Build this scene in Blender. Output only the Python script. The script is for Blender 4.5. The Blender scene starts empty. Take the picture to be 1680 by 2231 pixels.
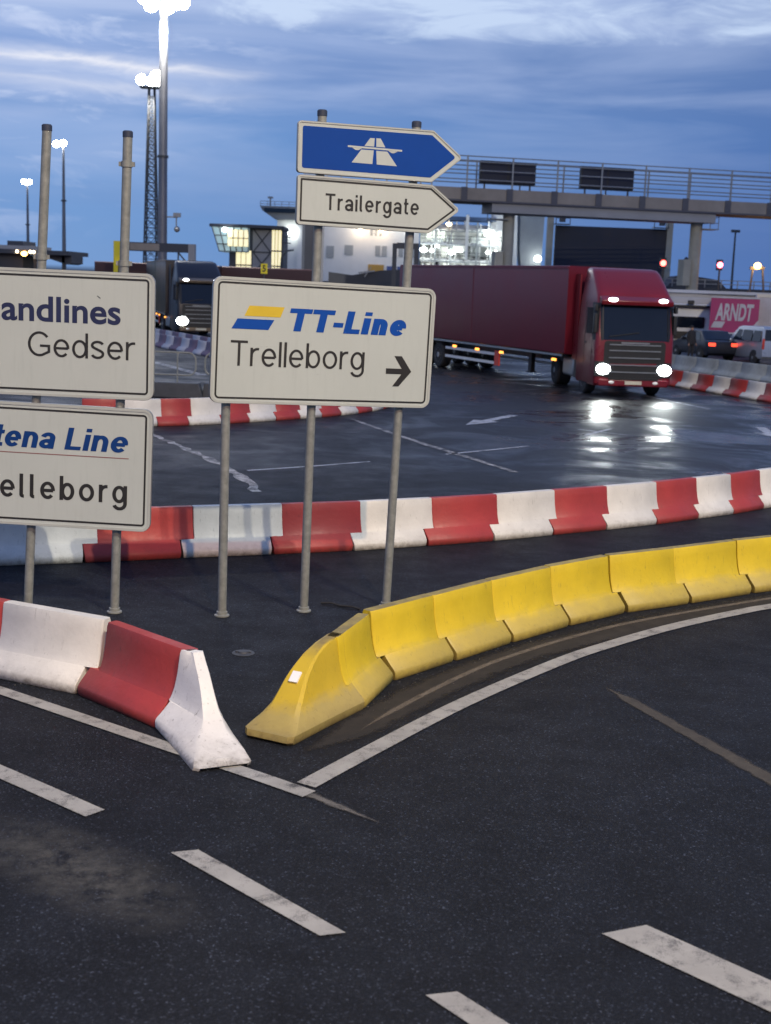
import bpy, math, random
from mathutils import Vector, Matrix
random.seed(7)
C = bpy.context.scene.collection
R = math.radians
scene = bpy.context.scene

# ------------------------------------------------------------------ camera
cam_d = bpy.data.cameras.new('camera')
cam = bpy.data.objects.new('camera', cam_d); C.objects.link(cam); scene.camera = cam
PITCH, ROLL = R(10.1346), R(2.1762)
u0 = Vector((0, math.sin(PITCH), math.cos(PITCH))); X = Vector((1, 0, 0))
rt = math.cos(ROLL)*X + math.sin(ROLL)*u0
up = -math.sin(ROLL)*X + math.cos(ROLL)*u0
fw = Vector((0, math.cos(PITCH), -math.sin(PITCH)))
m = Matrix((rt, up, -fw)).transposed().to_4x4(); m.translation = (0, 0, 3.25)
cam.matrix_world = m
cam_d.sensor_fit = 'HORIZONTAL'; cam_d.sensor_width = 36; cam_d.lens = 60
cam_d.clip_start = .1; cam_d.clip_end = 3000
cam_d.dof.use_dof = True; cam_d.dof.focus_distance = 12.0; cam_d.dof.aperture_fstop = 3.4

# ------------------------------------------------------------------ world: dusk sky with streaked cloud
scene.view_settings.view_transform = 'Standard'; scene.view_settings.look = 'None'
scene.view_settings.exposure = 0; scene.view_settings.gamma = 1
W = bpy.data.worlds.new('World'); scene.world = W; W.use_nodes = True
nt = W.node_tree; N = nt.nodes; L = nt.links
bg = N['Background']; bg.inputs['Strength'].default_value = 1.0
def wmath(op, a, b=None, c=None, clamp=False):
    n = N.new('ShaderNodeMath'); n.operation = op; n.use_clamp = clamp
    for i, v in enumerate((a, b, c)):
        if v is None: continue
        if isinstance(v, (int, float)): n.inputs[i].default_value = v
        else: L.new(v, n.inputs[i])
    return n.outputs[0]
def wramp(fac, stops, interp='LINEAR'):
    n = N.new('ShaderNodeValToRGB'); n.color_ramp.interpolation = interp
    e = n.color_ramp.elements
    while len(e) < len(stops): e.new(.5)
    for k, (p, c) in zip(e, stops):
        k.position = p; k.color = (c, c, c, 1) if isinstance(c, (int, float)) else (*c, 1)
    L.new(fac, n.inputs[0]); return n.outputs[0]
def wmix(f, a, b, mode='MIX'):
    n = N.new('ShaderNodeMix'); n.data_type = 'RGBA'; n.blend_type = mode
    for i, v in ((0, f), (6, a), (7, b)):
        if isinstance(v, (int, float)): n.inputs[i].default_value = v
        elif isinstance(v, tuple): n.inputs[i].default_value = (*v, 1)
        else: L.new(v, n.inputs[i])
    return n.outputs[2]
tc = N.new('ShaderNodeTexCoord'); sep = N.new('ShaderNodeSeparateXYZ'); L.new(tc.outputs['Generated'], sep.inputs[0])
dx, dy, dz = sep.outputs
def wnoise(sx, sy, sz, scale, detail, rough=.55, dist=0., off=0.):
    mp = N.new('ShaderNodeMapping'); mp.inputs['Scale'].default_value = (sx, sy, sz); mp.inputs['Location'].default_value = (off, off*.7, off*.3)
    L.new(tc.outputs['Generated'], mp.inputs[0])
    n = N.new('ShaderNodeTexNoise'); n.inputs['Scale'].default_value = scale; n.inputs['Detail'].default_value = detail
    n.inputs['Roughness'].default_value = rough; n.inputs['Distortion'].default_value = dist
    L.new(mp.outputs[0], n.inputs[0]); return n.outputs[0]
sky = N.new('ShaderNodeTexSky'); sky.sky_type = 'NISHITA'; sky.sun_disc = False
sky.sun_elevation = R(1.5); sky.sun_rotation = R(-25)
base_l = wramp(dz, [(0, (.155, .335, .65)), (.05, (.145, .32, .65)), (.10, (.165, .335, .67)), (.15, (.24, .375, .70)), (.20, (.32, .46, .78)), (.30, (.20, .31, .62)), (.5, (.09, .19, .54)), (1, (.06, .14, .44))])
base_r = wramp(dz, [(0, (.085, .175, .44)), (.06, (.078, .17, .44)), (.12, (.09, .19, .46)), (.17, (.12, .215, .47)), (.22, (.25, .36, .68)), (.30, (.15, .25, .55)), (.5, (.085, .18, .52)), (1, (.06, .14, .44))])
side = wmath('MULTIPLY_ADD', dx, 1.9, .45, clamp=True)
base = wmix(side, base_l, base_r)
# soft dark bands, lavender streaks, bright breaks (all in the sky's own directions)
n1 = wnoise(1.0, 1.0, 6.5, 3.4, 5, .5, .35, 3.1)
n2 = wnoise(1.0, 1.0, 8.5, 4.2, 6, .52, .45, 11.7)
n3 = wnoise(1.0, 1.0, 4.2, 11., 7, .6, .5, 23.3)
high = wramp(dz, [(.03, 0.), (.10, .5), (.15, 1.), (.26, 1.), (.38, .05), (1., 0.)])
dark = wmath('MULTIPLY', wramp(n1, [(.42, 0.), (.68, 1.)]), .34)
base = wmix(dark, base, wmix(side, (.19, .31, .58), (.085, .17, .42)))
lav = wmath('MULTIPLY', wramp(n2, [(.36, 0.), (.68, .9)]), wmath('MULTIPLY', high, wmath('SUBTRACT', 1.02, wmath('MULTIPLY', side, .55))))
base = wmix(lav, base, (.46, .57, .84))
zt = wmath('ADD', wmath('ADD', dz, wmath('MULTIPLY', wmath('SUBTRACT', n3, .5), .05)), wmath('MULTIPLY', dx, .022))
topband = wmath('MULTIPLY', wramp(n3, [(.40, .12), (.50, .45), (.60, 1.)]), wramp(zt, [(.176, 0.), (.190, 1.), (.26, .9), (.36, .1)]))
tuft = wmath('MULTIPLY', wramp(n3, [(.52, 0.), (.64, .7)]), wramp(wmath('MULTIPLY_ADD', dx, -2.2, wmath('MULTIPLY', dz, 3.)), [(.55, 0.), (1., 1.)]))
base = wmix(tuft, base, (.58, .68, .92))
base = wmix(wmath('MULTIPLY', topband, .85), base, (.60, .73, .95))
# long bright break low on the left
zc = wmath('ADD', dz, wmath('MULTIPLY', wmath('SUBTRACT', n3, .5), .022))
zc = wmath('ADD', zc, wmath('MULTIPLY_ADD', dx, .022, -.002))
brk = wmath('MULTIPLY', wramp(zc, [(.119, 0.), (.1245, .45), (.130, .05), (.136, .0), (.1392, .85), (.1416, .85), (.1455, 0.)]),
            wramp(wmath('ADD', dx, .5), [(.16, .3), (.24, 1.), (.33, 1.), (.41, 0.)]))
base = wmix(wmath('MULTIPLY', brk, wramp(n1, [(.3, .3), (.55, .85)])), base, (.95, .95, 1.0))
col = wmix(.0015, base, sky.outputs[0])
ground_dark = wramp(dz, [(0, 0.), (.002, 1.)])
L.new(wmix(ground_dark, (.05, .07, .12), col), bg.inputs['Color'])

# faint last daylight
sd = bpy.data.lights.new('sun', 'SUN'); sd.energy = .12; sd.angle = R(25); sd.color = (.85, .88, 1)
so = bpy.data.objects.new('sun', sd); C.objects.link(so); so.rotation_euler = (R(70), 0, R(200))

# ------------------------------------------------------------------ materials
def mat(name, col, rough=.6, metal=0., var=.12, scale=3., bump=0., bscale=60., spec=.5, rvar=.1):
    m = bpy.data.materials.new(name); m.use_nodes = True
    nt = m.node_tree; b = nt.nodes['Principled BSDF']
    b.inputs['Metallic'].default_value = metal; b.inputs['Specular IOR Level'].default_value = spec
    g = nt.nodes.new('ShaderNodeNewGeometry')
    n = nt.nodes.new('ShaderNodeTexNoise'); n.inputs['Scale'].default_value = scale; n.inputs['Detail'].default_value = 6
    n.inputs['Roughness'].default_value = .65
    nt.links.new(g.outputs['Position'], n.inputs[0])
    r = nt.nodes.new('ShaderNodeValToRGB'); e = r.color_ramp.elements
    e[0].position = .3; e[1].position = .7
    e[0].color = (*[c*(1-var) for c in col], 1); e[1].color = (*[min(1, c*(1+var)) for c in col], 1)
    nt.links.new(n.outputs[0], r.inputs[0]); nt.links.new(r.outputs[0], b.inputs['Base Color'])
    mr = nt.nodes.new('ShaderNodeMapRange'); mr.inputs['To Min'].default_value = max(.02, rough-rvar); mr.inputs['To Max'].default_value = min(1, rough+rvar)
    nt.links.new(n.outputs[0], mr.inputs[0]); nt.links.new(mr.outputs[0], b.inputs['Roughness'])
    if bump:
        n2 = nt.nodes.new('ShaderNodeTexNoise'); n2.inputs['Scale'].default_value = bscale; n2.inputs['Detail'].default_value = 4
        nt.links.new(g.outputs['Position'], n2.inputs[0])
        bp = nt.nodes.new('ShaderNodeBump'); bp.inputs['Strength'].default_value = bump; bp.inputs['Distance'].default_value = .01
        nt.links.new(n2.outputs[0], bp.inputs['Height']); nt.links.new(bp.outputs[0], b.inputs['Normal'])
    return m
def emit(name, col, s):
    m = bpy.data.materials.new(name); m.use_nodes = True
    b = m.node_tree.nodes['Principled BSDF']; b.inputs['Base Color'].default_value = (*col, 1)
    b.inputs['Emission Color'].default_value = (*col, 1); b.inputs['Emission Strength'].default_value = s
    return m
def nodes_of(m): return m.node_tree.nodes, m.node_tree.links, m.node_tree.nodes['Principled BSDF']
def nnode(m, t, **kw):
    n = m.node_tree.nodes.new(t)
    for k, v in kw.items():
        if k in n.inputs: n.inputs[k].default_value = v
        else: setattr(n, k, v)
    return n
def ramp(m, src, stops):
    n = m.node_tree.nodes.new('ShaderNodeValToRGB'); e = n.color_ramp.elements
    while len(e) < len(stops): e.new(.5)
    for k, (p, c) in zip(e, stops):
        k.position = p; k.color = (c, c, c, 1) if isinstance(c, (int, float)) else (*c, 1)
    m.node_tree.links.new(src, n.inputs[0]); return n.outputs[0]
def mixc(m, f, a, b, mode='MIX'):
    n = m.node_tree.nodes.new('ShaderNodeMix'); n.data_type = 'RGBA'; n.blend_type = mode
    for i, v in ((0, f), (6, a), (7, b)):
        if isinstance(v, (int, float)): n.inputs[i].default_value = v
        elif isinstance(v, tuple): n.inputs[i].default_value = (*v, 1)
        else: m.node_tree.links.new(v, n.inputs[i])
    return n.outputs[2]
def mth(m, op, a, b=None, c=None, clamp=False):
    n = m.node_tree.nodes.new('ShaderNodeMath'); n.operation = op; n.use_clamp = clamp
    for i, v in enumerate((a, b, c)):
        if v is None: continue
        if isinstance(v, (int, float)): n.inputs[i].default_value = v
        else: m.node_tree.links.new(v, n.inputs[i])
    return n.outputs[0]
def noise(m, src, scale, detail=5, rough=.6, dist=0.):
    n = m.node_tree.nodes.new('ShaderNodeTexNoise'); n.inputs['Scale'].default_value = scale
    n.inputs['Detail'].default_value = detail; n.inputs['Roughness'].default_value = rough; n.inputs['Distortion'].default_value = dist
    m.node_tree.links.new(src, n.inputs[0]); return n.outputs[0]

def make_asphalt():
    m = bpy.data.materials.new('asphalt'); m.use_nodes = True
    nn, ll, b = nodes_of(m)
    g = nnode(m, 'ShaderNodeNewGeometry'); pos = g.outputs['Position']
    sp = nnode(m, 'ShaderNodeSeparateXYZ'); ll.new(pos, sp.inputs[0])
    vor = nnode(m, 'ShaderNodeTexVoronoi', Scale=98.); ll.new(pos, vor.inputs['Vector'])
    vsep = nnode(m, 'ShaderNodeSeparateColor'); ll.new(vor.outputs['Color'], vsep.inputs[0])
    stone = ramp(m, vsep.outputs[0], [(0, .004), (.5, .008), (.78, .018), (.93, .036), (.985, .10), (1, .16)])
    fine = noise(m, pos, 260, 3)
    big = noise(m, pos, .33, 6, .6, .4)
    mid = noise(m, pos, 2.2, 6, .65)
    c = mixc(m, .5, stone, ramp(m, fine, [(.3, .003), (.7, .019)]))
    c = mixc(m, 1., c, ramp(m, big, [(.3, (.55, .68, 1.02)), (.7, (.95, 1.08, 1.42))]), 'MULTIPLY')
    c = mixc(m, 1., c, ramp(m, mid, [(.3, .74), (.7, 1.2)]), 'MULTIPLY')
    # one scuffed pale patch in the near lane
    dxs = mth(m, 'ADD', sp.outputs[0], 1.62); dys = mth(m, 'SUBTRACT', sp.outputs[1], 6.62)
    al = mth(m, 'ADD', mth(m, 'MULTIPLY', dxs, .77), mth(m, 'MULTIPLY', dys, -.64))
    ac = mth(m, 'ADD', mth(m, 'MULTIPLY', dxs, .64), mth(m, 'MULTIPLY', dys, .77))
    dd = mth(m, 'SQRT', mth(m, 'ADD', mth(m, 'POWER', mth(m, 'MULTIPLY', al, .95), 2), mth(m, 'POWER', mth(m, 'MULTIPLY', ac, 2.5), 2)))
    st = mth(m, 'MULTIPLY', mth(m, 'SUBTRACT', 1.0, dd, clamp=True), ramp(m, noise(m, pos, 5, 8, .7), [(.38, 0.), (.62, 1.)]))
    c = mixc(m, mth(m, 'MULTIPLY', st, 1.4, clamp=True), c, (.078, .076, .070))
    ll.new(c, b.inputs['Base Color'])
    wx = mth(m, 'ADD', sp.outputs[0], mth(m, 'MULTIPLY', mth(m, 'SUBTRACT', noise(m, pos, .16, 4), .5), 9.))
    wet = mth(m, 'MULTIPLY', ramp(m, mth(m, 'MULTIPLY', sp.outputs[1], .02), [(.34, 0.), (.48, 1.)]), ramp(m, mth(m, 'MULTIPLY', wx, .1), [(.0, .42), (.28, 1.)]))
    pud = ramp(m, noise(m, pos, .42, 5, .6, .8), [(.42, .60), (.50, .45), (.56, .28), (.64, .17)])
    dry = ramp(m, mid, [(.3, .80), (.7, .62)])
    rgh = mixc(m, wet, dry, pud)
    ll.new(rgh, b.inputs['Roughness'])
    ll.new(mth(m, 'ADD', .22, mth(m, 'MULTIPLY', wet, .2)), b.inputs['Specular IOR Level'])
    bp = nnode(m, 'ShaderNodeBump', Distance=.006)
    ll.new(mth(m, 'SUBTRACT', .9, mth(m, 'MULTIPLY', wet, .72)), bp.inputs['Strength'])
    hgt = mth(m, 'ADD', mth(m, 'MULTIPLY', vor.outputs['Distance'], -.9), fine)
    hgt = mth(m, 'ADD', hgt, mth(m, 'MULTIPLY', noise(m, pos, 9, 3), mth(m, 'MULTIPLY', wet, 3.2)))
    ll.new(hgt, bp.inputs['Height']); ll.new(bp.outputs[0], b.inputs['Normal'])
    return m
def make_line(name, col, lo, hi, sc=7., under=(.022, .022, .024)):
    m = bpy.data.materials.new(name); m.use_nodes = True
    nn, ll, b = nodes_of(m)
    pos = nnode(m, 'ShaderNodeNewGeometry').outputs['Position']
    a = noise(m, pos, sc, 9, .72); f = noise(m, pos, 170, 3)
    f2 = mth(m, 'ADD', mth(m, 'MULTIPLY', a, .62), mth(m, 'MULTIPLY', f, .38))
    k = ramp(m, f2, [(lo, 0.), (hi, 1.)])
    shade = mixc(m, 1., col, ramp(m, noise(m, pos, 3, 5), [(.3, .78), (.7, 1.1)]), 'MULTIPLY')
    ll.new(mixc(m, k, under, shade), b.inputs['Base Color'])
    b.inputs['Roughness'].default_value = .6
    bp = nnode(m, 'ShaderNodeBump', Strength=.5, Distance=.004); ll.new(f, bp.inputs['Height']); ll.new(bp.outputs[0], b.inputs['Normal'])
    return m
def make_barrier(name, col, dirt, film=0., scuff=.25, dcol=(.12, .10, .07)):
    """painted plastic / concrete: even tone, patchy grime film on the foot, scuffs"""
    m = bpy.data.materials.new(name); m.use_nodes = True
    nn, ll, b = nodes_of(m)
    pos = nnode(m, 'ShaderNodeNewGeometry').outputs['Position']
    sp = nnode(m, 'ShaderNodeSeparateXYZ'); ll.new(pos, sp.inputs[0]); z = sp.outputs[2]
    c = mixc(m, 1., col, ramp(m, noise(m, pos, 2.3, 6), [(.3, .86), (.7, 1.08)]), 'MULTIPLY')
    n = noise(m, pos, 6, 8, .7)
    if film:
        zz = mth(m, 'ADD', z, mth(m, 'MULTIPLY', mth(m, 'SUBTRACT', n, .5), .16))
        k = mth(m, 'MULTIPLY', ramp(m, zz, [(.0, 1.), (.16, .9), (.245, 0.)]), film)
        c = mixc(m, k, c, (.33, .265, .10))
    # fine grime specks at splash height
    zz = mth(m, 'ADD', z, mth(m, 'MULTIPLY', mth(m, 'SUBTRACT', noise(m, pos, 14, 8, .75), .5), .22))
    k = mth(m, 'MULTIPLY', ramp(m, zz, [(.0, 1.), (.05, .35), (.13, 0.)]), dirt)
    c = mixc(m, k, c, dcol)
    mp = nnode(m, 'ShaderNodeMapping'); mp.inputs['Scale'].default_value = (9, 9, 2.2); mp.inputs['Rotation'].default_value = (.5, .4, 0); ll.new(pos, mp.inputs[0])
    sc = ramp(m, noise(m, mp.outputs[0], 3.2, 8, .75), [(.585, 0.), (.68, 1.)])
    c = mixc(m, mth(m, 'MULTIPLY', sc, scuff), c, dcol)
    if film:                                    # settled grime on the level top
        ns = nnode(m, 'ShaderNodeSeparateXYZ'); ll.new(nnode(m, 'ShaderNodeNewGeometry').outputs['Normal'], ns.inputs[0])
        c = mixc(m, mth(m, 'MULTIPLY', ramp(m, ns.outputs[2], [(.90, 0.), (.985, .8)]), ramp(m, n, [(.3, .5), (.6, 1.)])), c, (.10, .085, .06))
    ll.new(c, b.inputs['Base Color'])
    ll.new(ramp(m, n, [(.3, .42), (.7, .62)]), b.inputs['Roughness'])
    bp = nnode(m, 'ShaderNodeBump', Strength=.25, Distance=.01); ll.new(noise(m, pos, 22, 5), bp.inputs['Height']); ll.new(bp.outputs[0], b.inputs['Normal'])
    return m

def make_sheeting():
    m = mat('sign_sheeting', (.455, .49, .46), .42, 0, .03, 1.2)
    nn, ll, b = nodes_of(m); src = b.inputs['Base Color'].links[0].from_socket
    pos = nnode(m, 'ShaderNodeNewGeometry').outputs['Position']
    mp = nnode(m, 'ShaderNodeMapping'); mp.inputs['Scale'].default_value = (9, 9, .8); ll.new(pos, mp.inputs[0])
    st = ramp(m, noise(m, mp.outputs[0], 2.2, 7, .7), [(.52, 1.), (.72, .94)])
    c = mixc(m, 1., src, st, 'MULTIPLY')
    mp2 = nnode(m, 'ShaderNodeMapping'); mp2.inputs['Rotation'].default_value = (0, .6, 0); mp2.inputs['Scale'].default_value = (5, 5, 26); ll.new(pos, mp2.inputs[0])
    k = ramp(m, noise(m, mp2.outputs[0], 2.0, 5, .6), [(.70, 0.), (.75, .55)])
    ll.new(mixc(m, k, c, (.20, .19, .16)), b.inputs['Base Color']); return m
M = dict(
    asphalt=make_asphalt(),
    line=make_line('white_road_paint', (.34, .33, .30), .36, .49),
    line_worn=make_line('worn_road_paint', (.46, .45, .44), .46, .56, 4.),
    line_faint=make_line('faint_road_paint', (.16, .15, .135), .47, .62, 3.),
    line_ghost=make_line('scrubbed_line', (.17, .145, .115), .40, .56, 5., (.035, .029, .024)),
    line_wet=make_line('wet_zone_paint', (.42, .44, .48), .40, .50, 3.),
    dirt=make_line('roadside_dirt', (.050, .041, .033), .38, .62, 2.5, (.024, .021, .02)),
    tar=make_line('tar_seam', (.105, .088, .066), .34, .55, 5., (.03, .027, .024)),
    red_b=make_barrier('red_barrier_paint', (.36, .040, .036), .7, 0, .55, (.10, .03, .025)),
    white_b=make_barrier('white_barrier_paint', (.66, .64, .59), .75, 0, .35),
    white_end=make_barrier('scraped_white_paint', (.72, .70, .66), .9, 0, .9, (.20, .18, .15)),
    yellow_b=make_barrier('yellow_barrier_plastic', (.64, .465, .014), .8, .62, .5, (.17, .12, .04)),
    yellow_end=make_barrier('grimy_yellow_plastic', (.56, .39, .02), .9, .85, .7, (.17, .12, .04)),
    concrete=mat('grey_concrete', (.30, .33, .33), .8, 0, .3, 1.3, .3, 30),
    sign=make_sheeting(),
    rim=mat('sign_rim', (.43, .45, .415), .5, .1, .06, 3),
    alu=mat('aluminium_edge', (.33, .33, .31), .42, .7, .1, 4),
    sblack=mat('sign_black', (.018, .017, .016), .5, 0, .1),
    snavy=mat('sign_navy', (.014, .02, .07), .5, 0, .1),
    sblue=mat('logo_blue', (.003, .06, .32), .6, 0, .05, 3, 0, 60, .2),
    mblue=mat('motorway_blue', (.002, .048, .27), .6, 0, .05, 3, 0, 60, .2),
    stblue=mat('lettering_blue', (.004, .038, .17), .6, 0, .05, 3, 0, 60, .2),
    syel=mat('logo_yellow', (.62, .44, .03), .45, 0, .05),
    sred=mat('sign_red', (.22, .08, .075), .5, 0, .05),
    galv=mat('galvanised_steel', (.245, .252, .23), .55, .25, .22, 14, .1, 60),
    cap=mat('dark_cap', (.03, .04, .07), .6, 0, .1),
    steel=mat('grey_steel', (.28, .29, .30), .55, .3, .15, 5),
    dsteel=mat('dark_steel', (.06, .065, .075), .6, .2, .2, 4),
    mastpaint=mat('mast_steel', (.16, .17, .20), .5, .4, .12, 2),
    black=mat('black_rubber', (.018, .018, .019), .8, 0, .2, 6),
    plastic=mat('black_plastic', (.010, .011, .013), .5, 0, .15, 5),
    glass=mat('dark_glass', (.008, .011, .018), .05, 0, .1, 1, 0, 1, .5, .02),
    truckred=mat('truck_red', (.165, .010, .018), .3, 0, .05, 1.),
    trailred=mat('trailer_red', (.125, .006, .018), .42, 0, .10, .6),
    darkred=mat('far_trailer_red', (.04, .006, .011), .5, 0, .1, .6),
    navy=mat('truck_navy', (.013, .015, .024), .35, 0, .1, 1),
    bronze=mat('truck_bronze_trim', (.17, .13, .09), .35, .4, .1, 2),
    chrome=mat('grille_silver', (.30, .32, .33), .35, .6, .1, 4),
    silver=mat('van_silver', (.42, .44, .48), .3, .5, .05, 2),
    whitep=mat('white_paint', (.66, .66, .64), .45, 0, .06, 1.5),
    creamp=mat('cream_paint', (.60, .57, .48), .4, 0, .05, 1.5),
    magenta=mat('magenta_tarpaulin', (.33, .02, .12), .5, 0, .1, 1),
    bluep=mat('blue_paint', (.04, .08, .25), .4, 0, .1, 1),
    purple=mat('dull_purple_paint', (.16, .11, .16), .7, 0, .2, 1.5),
    palep=mat('pale_barrier_paint', (.46, .45, .48), .7, 0, .15, 1.5),
    plate=mat('number_plate', (.55, .53, .42), .5, 0, .1, 5),
    refl=mat('white_reflector', (.85, .84, .80), .35, 0, .03, 5),
    redrefl=mat('red_reflector', (.55, .05, .03), .4, 0, .05, 5),
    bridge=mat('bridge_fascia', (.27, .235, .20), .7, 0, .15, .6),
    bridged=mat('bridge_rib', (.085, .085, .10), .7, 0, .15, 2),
    board=mat('sign_board_back', (.022, .022, .027), .65, 0, .2, 2),
    bigboard=mat('big_board_back', (.010, .013, .030), .6, 0, .2, 1),
    conc2=mat('column_concrete', (.34, .33, .28), .8, 0, .15, .8, .2, 12),
    bldgrey=mat('grey_cladding', (.30, .30, .31), .7, 0, .1, .5),
    bldwhite=mat('pale_cladding', (.47, .45, .43), .7, 0, .08, .5),
    blddark=mat('dark_cladding', (.05, .055, .07), .7, 0, .15, .5),
    roofline=mat('pale_roof_trim', (.55, .55, .56), .5, 0, .08, 1),
    shipw=mat('ship_white', (.68, .68, .66), .5, 0, .05, .3),
    shipb=mat('ship_blue', (.03, .07, .16), .5, 0, .1, .3),
    shipg=mat('ship_grey', (.30, .32, .33), .6, 0, .12, .4),
    orange=mat('ochre_paint', (.45, .26, .05), .6, 0, .1, .5),
    yellowp=mat('traffic_yellow', (.75, .62, .02), .5, 0, .06, 3),
    person=mat('dark_clothes', (.022, .022, .026), .9, 0, .3, 10),
    skin=mat('skin', (.35, .20, .14), .6, 0, .05, 10),
    hair=mat('dark_hair', (.02, .015, .012), .8, 0, .2, 20),
    lamp=emit('flood_lamp', (1, .97, .88), 60), lamp_w=emit('warm_deck_lamp', (1, .78, .48), 9), lamp_c=emit('deck_lamp_glass', (.93, 1, .97), 22),
    head=emit('headlamp_glass', (.93, 1, .97), 30), roofl=emit('roof_lamp_glass', (.95, .98, 1), 14),
    tail=emit('tail_lamp_glass', (1, .07, .03), 2.2), redl=emit('red_signal', (1, .10, .08), 10), redl2=emit('pink_red_signal', (1, .16, .22), 9),
    amber=emit('amber_lamp_glass', (1, .36, .06), 3), orangel=emit('sodium_lamp', (1, .50, .12), 14),
    lit=emit('lit_window', (1, .88, .52), .85), litw=emit('lit_deck_window', (.95, 1, .92), .8), litpale=emit('dim_lit_glazing', (.42, .58, .62), .30),
)

# ------------------------------------------------------------------ mesh helpers
class MB:
    def __init__(s): s.v = []; s.f = []
    def _q(s, vs, fs):
        b = len(s.v); s.v += [tuple(p) for p in vs]; s.f += [tuple(i+b for i in f) for f in fs]; return s
    def box(s, x0, x1, y0, y1, z0, z1):
        return s._q([(x0,y0,z0),(x1,y0,z0),(x1,y1,z0),(x0,y1,z0),(x0,y0,z1),(x1,y0,z1),(x1,y1,z1),(x0,y1,z1)],
                    [(3,2,1,0),(4,5,6,7),(0,1,5,4),(1,2,6,5),(2,3,7,6),(3,0,4,7)])
    def loft(s, rings, cap=True):
        n = len(rings[0]); vs = [p for r in rings for p in r]; fs = []
        for k in range(len(rings)-1):
            for i in range(n):
                j = (i+1) % n; fs.append((k*n+i, k*n+j, (k+1)*n+j, (k+1)*n+i))
        if cap: fs.append(tuple(reversed(range(n)))); fs.append(tuple(range((len(rings)-1)*n, len(rings)*n)))
        return s._q(vs, fs)
    def cyl(s, p0, p1, r0, r1=None, n=14, cap=True):
        r1 = r0 if r1 is None else r1; p0, p1 = Vector(p0), Vector(p1); d = (p1-p0).normalized()
        a = d.orthogonal().normalized(); b = d.cross(a)
        ring = lambda p, r: [p+(a*math.cos(t)+b*math.sin(t))*r for t in [2*math.pi*i/n for i in range(n)]]
        return s.loft([ring(p0, r0), ring(p1, r1)], cap)
    def bar(s, p0, p1, w, h=None):
        h = h or w; p0, p1 = Vector(p0), Vector(p1); d = (p1-p0).normalized()
        a = d.cross(Vector((0,0,1)));  a = (a if a.length > .01 else Vector((1,0,0))).normalized()*w/2; b = a.cross(d).normalized()*h/2
        return s.loft([[p-a-b, p+a-b, p+a+b, p-a+b] for p in (p0, p1)])
    def tube(s, pts, r, n=10):
        pts = [Vector(p) for p in pts]; rings = []; a = None
        for i, p in enumerate(pts):
            d = (pts[min(i+1, len(pts)-1)]-pts[max(i-1, 0)]).normalized()
            a = d.orthogonal().normalized() if a is None else (a-d*a.dot(d)).normalized(); b = d.cross(a)
            rings.append([p+(a*math.cos(t)+b*math.sin(t))*r for t in [2*math.pi*k/n for k in range(n)]])
        return s.loft(rings)
    def prism(s, poly, y0, y1):            # poly in (x, z)
        return s.loft([[(x, y0, z) for x, z in poly], [(x, y1, z) for x, z in poly]])
    def hprism(s, poly, z0, z1):           # poly in (x, y)
        return s.loft([[(x, y, z0) for x, y in poly], [(x, y, z1) for x, y in poly]])
    def xprism(s, poly, x0, x1):           # poly in (y, z)
        return s.loft([[(x0, y, z) for y, z in poly], [(x1, y, z) for y, z in poly]])
    def ring(s, outer, inner, y0, y1):     # (x,z) outlines with equal counts
        n = len(outer); vs = [(x, y, z) for y in (y0, y1) for o in (outer, inner) for x, z in o]; fs = []
        for i in range(n):
            j = (i+1) % n
            fs += [(i, j, n+j, n+i), (2*n+i, 3*n+i, 3*n+j, 2*n+j), (i, 2*n+i, 2*n+j, j), (n+i, n+j, 3*n+j, 3*n+i)]
        return s._q(vs, fs)
    def lathe(s, prof, c, axis='z', n=20):
        c = Vector(c); rings = []
        for r, h in prof:
            rr = []
            for i in range(n):
                t = 2*math.pi*i/n; a, b = r*math.cos(t), r*math.sin(t)
                rr.append(c + (Vector((a, b, h)) if axis == 'z' else Vector((h, a, b)) if axis == 'x' else Vector((b, h, a))))
            rings.append(rr)
        return s.loft(rings)
    def ball(s, c, rx, ry=None, rz=None, n=12, k=8):
        ry = ry or rx; rz = rz or rx; c = Vector(c); rings = []
        for i in range(k+1):
            t = math.pi*(i/k); q = max(math.sin(t), .02)
            rings.append([c+Vector((rx*q*math.cos(2*math.pi*j/n), ry*q*math.sin(2*math.pi*j/n), -rz*math.cos(t))) for j in range(n)])
        return s.loft(rings)
    def flat(s, poly, z):
        return s._q([(x, y, z) for x, y in poly], [tuple(range(len(poly)))])
    def face(s, poly, y):                  # upright facing -y, (x,z) anticlockwise seen from -y
        return s._q([(x, y, z) for x, z in poly], [tuple(range(len(poly)))])
    def mesh(s, name, sharp=38):
        me = bpy.data.meshes.new(name); me.from_pydata(s.v, [], s.f); me.validate(); me.update()
        for p in me.polygons: p.use_smooth = True
        me.set_sharp_from_angle(angle=R(sharp)); return me
    def build(s, name, m, parent=None, bevel=0., loc=None, ry=0., label=None, recalc=True):
        me = s.mesh(name)
        if recalc:
            import bmesh
            bm = bmesh.new(); bm.from_mesh(me); bmesh.ops.recalc_face_normals(bm, faces=bm.faces[:]); bm.to_mesh(me); bm.free()
        me.materials.append(m)
        o = bpy.data.objects.new(name, me); C.objects.link(o)
        if parent is not None: o.parent = parent
        if loc: o.location = loc
        if ry: o.rotation_euler = (0, ry, 0)
        if label: o['label'] = label
        if bevel:
            b = o.modifiers.new('bevel', 'BEVEL'); b.width = bevel; b.segments = 2; b.limit_method = 'ANGLE'
        return o
def thing(name, label, cat, loc=(0,0,0), rz=0., group=None):
    o = bpy.data.objects.new(name, None); C.objects.link(o); o.location = loc; o.rotation_euler = (0, 0, rz)
    o.empty_display_size = .2
    return tag(o, label, cat, group)
def tag(o, label, cat, group=None):
    o['label'] = label; o['category'] = cat
    if group: o['group'] = group
    return o
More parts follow.
